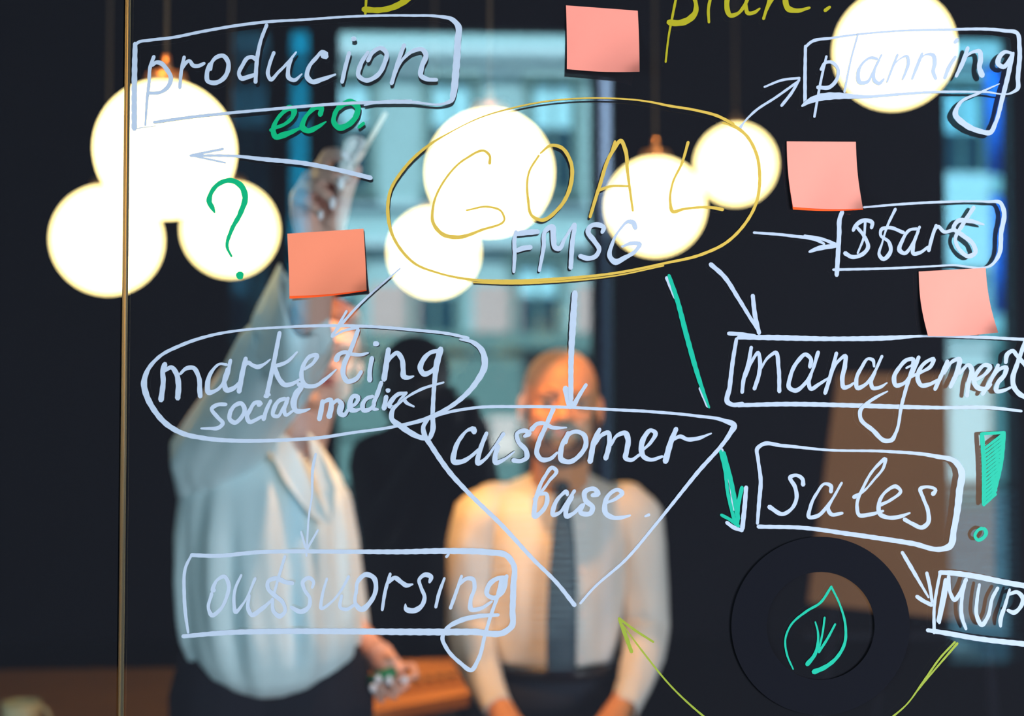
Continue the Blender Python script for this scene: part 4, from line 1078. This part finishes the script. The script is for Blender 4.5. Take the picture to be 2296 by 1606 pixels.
word('white handwritten word "sales"', 'w', [
 "1800.7 1087 9,1799.5 1075 8,1785 1066 7,1772 1070 8,1782.4 1092 8,1786 1117 8,1775 1141 7,1755.6 1153 8,1725 1137 9",
 "1863 1103 8,1863 1090 8,1851 1085 6,1831 1107 6,1816.6 1138.5 7,1814 1160 8,1831 1158 8,1858 1131 6,1887.3 1083 5|1868 1117 4,1857 1143 8,1863 1153 8,1888.5 1151 6",
 "1915 1115 9,1933.7 1104 5,1960.5 1075 5,1982 1046 6,1985 1030 8,1965.4 1046 6,1936 1092 6,1921.5 1136 7,1926 1155 8,1948 1154.4 8,1980 1146 5",
 "1973 1133 7,1997 1121.5 6,2019 1100 7,2010 1091.5 8,1987 1102 6,1970.5 1131 8,1973 1153 9,1992 1161 8,2016.6 1159 8,2039.8 1150.7 4",
 "2092 1108 9,2098 1099.5 7,2080 1092 6,2064 1096 8,2070 1117 7,2081 1148 8,2080 1174 9,2068 1183 9,2046 1175 8,2028 1165 8"])
mark('drawn_box', "1698.3 1174 6,1702 1126 8,1705.6 1078 8,1699.5 1029 7,1698 1006 8,1709 997 8,1753 999.5 7,1851 1009 5,1997 1013 6,2094.6 1023 8,2143 1037 11,2154 1053 13,2151 1102 14,2138.5 1187 12,2128 1226 13,2114 1231 11,2046 1219 10,1900 1197 9,1802 1184 8,1700 1181 8", 'w', board, 'white hand drawn box around the word sales')
mark('drawn_arrow', "2023 1239 7,2043 1273 8,2065 1311 6,2082 1340 4|2078 1285 7,2084 1311 7,2090 1350 6|2055.8 1338 8,2070.7 1348 8,2089 1357 8", 'w', board, 'white arrow pointing down right to the letters MVP')
word('white handwritten letters "MVP"', 'w', [
 "2120 1300 7,2112 1348 8,2104 1393 8|2127 1292 6,2119 1339 6,2106 1397 6|2127 1294 7,2130.5 1329 7,2140 1346 8,2153 1329 8,2166 1300 8|2164 1303 8,2157 1339 7,2157 1385 8,2166 1411 6",
 "2196 1311 6,2190.3 1348 7,2190.3 1382 8,2201.5 1402 9,2213 1387 8,2226 1339 7,2237 1319 7",
 "2264 1322 5,2254 1357 7,2243 1395 8,2243.5 1405 6|2263 1333 6,2280 1328 8,2293 1341 9,2287 1363 8,2272.5 1374 9,2260 1369 7"])
mark('drawn_box', "2108 1285 6,2100.6 1322 6,2095 1359 6,2094.5 1419 7|2108 1284 9,2130.5 1285 10,2183 1292 11,2257.5 1307 11,2310 1316 11|2080 1413.5 8,2127 1421 10,2183 1431 10,2310 1446 11", 'w', board, 'white hand drawn box around the letters MVP')
hs = "2202 975 9,2206 1040 9,2206 1132 8|2251 972 8,2246 1030 8,2228 1112 7|2200 973 6,2252 970 6"
for i in range(15):
    y0 = 980 + i * 9.6
    hs += "|%f %f 6,%f %f 5" % (2249 - i * 1.2, y0 - 6, 2207, y0 + 26 - i * 0.6)
word('green hatched handwritten exclamation mark', 't', [hs, "2201 1185 7,2192 1190 6,2186 1203 6,2192 1211 7,2204 1207 7,2211 1195 8,2206 1186 7,2199 1187 5"], 'exclamation_mark')
mark('drawn_leaf', "1778.5 1501 3,1764.6 1468 4,1761 1433 4,1771.5 1405 4,1810 1370 5,1838 1353 5,1864 1316 5|1864 1316 4,1883 1356 4,1895.4 1402 5,1893.6 1444 6,1873 1478.5 7,1845 1499 9,1825 1507 10|1810 1490 9,1827 1468 7,1834 1440 5,1833.6 1416 4,1828 1395 3|1836 1457.6 4,1845 1416 4,1849 1385 4|1836 1462.8 5,1855 1433 5,1872.7 1400 4", 't', board, 'green outline drawing of a leaf inside the black ring')
word('pale handwritten word "outsuorsing"', 'w', [
 "481 1323 7,478.5 1325 8,487 1301 6,503 1293 8,513 1312 8,508 1339.5 7,492 1369 7,475 1380 9,468 1367 7,475 1331 7",
 "541 1290 5,527 1322 6,525 1357 7,528 1373 8,543 1357 5,572.6 1297 6|559 1334 6,557 1367 8,564 1379 9,585 1367 9,609 1346.5 5",
 "639 1248 6,627 1287 6,614.5 1331 5|656 1308 8,641 1306 9,618 1297 9,601 1305 8,601 1320 8,614.5 1334 9,635 1353 8,639 1372 7,627 1382 10,614.5 1373 8,611 1343 6",
 "700 1318 5,703 1305 7,693 1296 8,679 1305 8,682.5 1322 7,695 1343 7,693 1360 8,675.5 1372 10,653 1362 7",
 "733 1298 5,722.6 1336 6,721 1365 7,740 1353 5,764 1325.5 5,782 1293 6|766 1336 6,764.4 1364 7,775 1367 7,794 1357 6",
 "799 1332 6,802 1305 8,821 1288.5 10,838 1296 10,843 1317 9,834 1345 9,808 1366.5 11,797.5 1354.5 8,798 1325 6",
 "875 1287 6,864 1325 7,857 1368 6|870 1308 5,885 1296 9,900 1306 9,911 1313 9,925 1310.6 4",
 "963 1306 5,966.5 1294 10,954 1289 9,940 1300 7,944.5 1319 7,952 1339.6 8,946 1358 9,926 1370 11,910 1365 9,909 1355 3",
 "996.5 1297 5,984 1332 7,977 1362 6|1001 1249 6,1006 1243 5",
 "1035 1292 6,1023 1328 7,1010 1364 7|1030 1311.5 5,1047 1297.5 8,1060 1299 9,1064 1317 8,1055 1347 8,1056.5 1367 10,1075 1365.7 8,1103 1349 5",
 "1131 1295 8,1114 1298 9,1096 1313 10,1092 1333 9,1105 1341 9,1127 1328 8,1136 1292 8|1127 1304 14,1115 1339.6 8,1101 1379 7,1088 1422 7,1071.5 1481 8,1057 1503 9,1032 1487 8,1001 1453.5 8,992 1431 8,1001 1411 8,1032 1392 10,1070 1382.5 9,1117 1379 7"])
mark('drawn_box', "430 1244 5,417 1270 6,413 1331 7,415.7 1374 7,421.8 1419 5|430 1245 8,478.5 1247 8,574 1239 8,799 1237.5 9,892 1237.7 10,1023 1236 12,1098 1239 12,1136 1246 12,1151 1266 11,1151 1313 12,1149 1370 12,1147 1405 12,1134 1416 12,1060 1417 13,892 1417 13,780 1416 12,609 1416 11,504.6 1419 10,411 1427 8", 'w', board, 'white hand drawn box around the word outsuorsing')
mark('drawn_arrow', "708 1018 5,702 1046 6,698.5 1120 4,695 1140 4,687 1247 4|675 1193 4,685 1228 5|713 1189 4,688.8 1231 5", 'w', board, 'white arrow pointing down over the white blouse')
mark('drawn_arrow', "1416 1462 7,1402 1424 8,1388 1388 5|1388 1387 5,1420 1411 5,1465 1440 4|1391 1394 2,1440.6 1461 3.5,1510 1545 3.5,1577 1606 4,1640 1652 4", 'l', board, 'thin lime arrow pointing up left at the bottom')
mark('drawn_curve', "1940 1650 3,2003.5 1606 4,2030 1583 3,2071.5 1527 4,2110 1473 4,2141 1440 4|2029 1585 2,2076 1526 3,2146.5 1443 5", 'l', board, 'thin lime line curving up towards the letters MVP')
# black ring stuck on the glass
cx_, cy_, ro, ri = 1840, 1404, 200, 121
vs, fs = [], []; n = 96
for k in range(n):
    a = 2 * math.pi * k / n
    for r in (ro, ri):
        for yy in (D - 0.0022, D - 0.0004):
            vs.append(at(cx_ + r * math.cos(a), cy_ + r * math.sin(a), yy))
for k in range(n):
    a = 4 * k; b = 4 * ((k + 1) % n)
    fs += [(a, b, b + 2, a + 2), (a + 1, a + 3, b + 3, b + 1), (a, a + 1, b + 1, b), (a + 2, b + 2, b + 3, a + 3)]
ring = py_obj('ring_sticker', vs, fs, mat('matt_black_vinyl', (0.0085, 0.0090, 0.0135, 1), rough=0.9, spec=0.05), board)
ring['label'] = 'matt black ring around the leaf drawing'

# ------------------------------------------------------------------ sticky notes
def note(quad, sheets, colors, label, curl=0.008, side=0.0):
    """quad: top-left, top-right, bottom-right, bottom-left pixels"""
    c0 = at(sum(p[0] for p in quad) / 4, quad[0][1], D)
    e = empty('sticky_note', c0); tag(e, label, 'sticky note', 'salmon sticky notes on the glass')
    N = 14
    for s in range(sheets):
        vs = []; fs = []
        back = (sheets - 1 - s)
        for j in range(N + 1):
            for i in range(N + 1):
                u, v = i / N, j / N
                x = (1 - v) * ((1 - u) * quad[0][0] + u * quad[1][0]) + v * ((1 - u) * quad[3][0] + u * quad[2][0])
                y = (1 - v) * ((1 - u) * quad[0][1] + u * quad[1][1]) + v * ((1 - u) * quad[3][1] + u * quad[2][1])
                # gentle waviness of the outline
                x += 3.0 * math.sin(v * math.pi) * side
                y += 3.0 * math.sin(u * math.pi) * v
                if s < sheets - 1: y += 6 * v * v * (1 - 0.6 * u); 
                lift = 0.0009 + curl * max(0, v - 0.15) ** 2 * (0.7 + 0.5 * u) + 0.0015 * math.sin(u * 5 + v * 3 + s) * v
                # rounded curling corner
                cr = max(0, (u + v) - 1.72)
                lift += cr * cr * 0.10
                lift *= (1 if s == sheets - 1 else 0.55)
                vs.append(at(x, y, D - 0.0005 - lift))
        for j in range(N):
            for i in range(N):
                a = j * (N + 1) + i
                fs.append((a, a + 1, a + N + 2, a + N + 1))
        o = py_obj('sheet', vs, fs, colors[s], e, True)
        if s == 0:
            py_obj('underside', [v + Vector((0, 0.0003, 0)) for v in vs], fs, note_back, o, True)  # dark sheet with the shade behind the note painted in
    return e
salmon = mat('salmon_paper', lin(255, 160, 143), rough=0.85, spec=0.1, noise_amt=0.03, noise_scale=30)
salmon2 = mat('deep_salmon_paper', lin(255, 152, 135), rough=0.85, spec=0.1, noise_amt=0.03, noise_scale=30)
orange = mat('orange_paper', lin(255, 142, 108), rough=0.85, spec=0.1, noise_amt=0.03, noise_scale=30)
hot = mat('hot_orange_paper', lin(255, 95, 40), rough=0.85, spec=0.1)
note([(1269, 12), (1430, 24), (1434, 161), (1271, 155)], 1, [salmon2], 'salmon sticky note at the top, between the producion box and the word plan', 0.015, 0.3)
note([(1764, 317), (1919, 318), (1935, 468), (1778, 464)], 2, [hot, salmon], 'salmon sticky note with an orange lower rim, above the word start', 0.007, -1.2)
note([(2060, 609), (2210, 601), (2238, 746), (2081, 754)], 1, [salmon], 'salmon sticky note below the start box, slanting over the management box', 0.010, -1.8)
note([(644, 524), (815, 513), (822, 650), (649, 664)], 2, [hot, orange], 'deep orange sticky note covering the wrist of the woman', 0.014, 0.2)
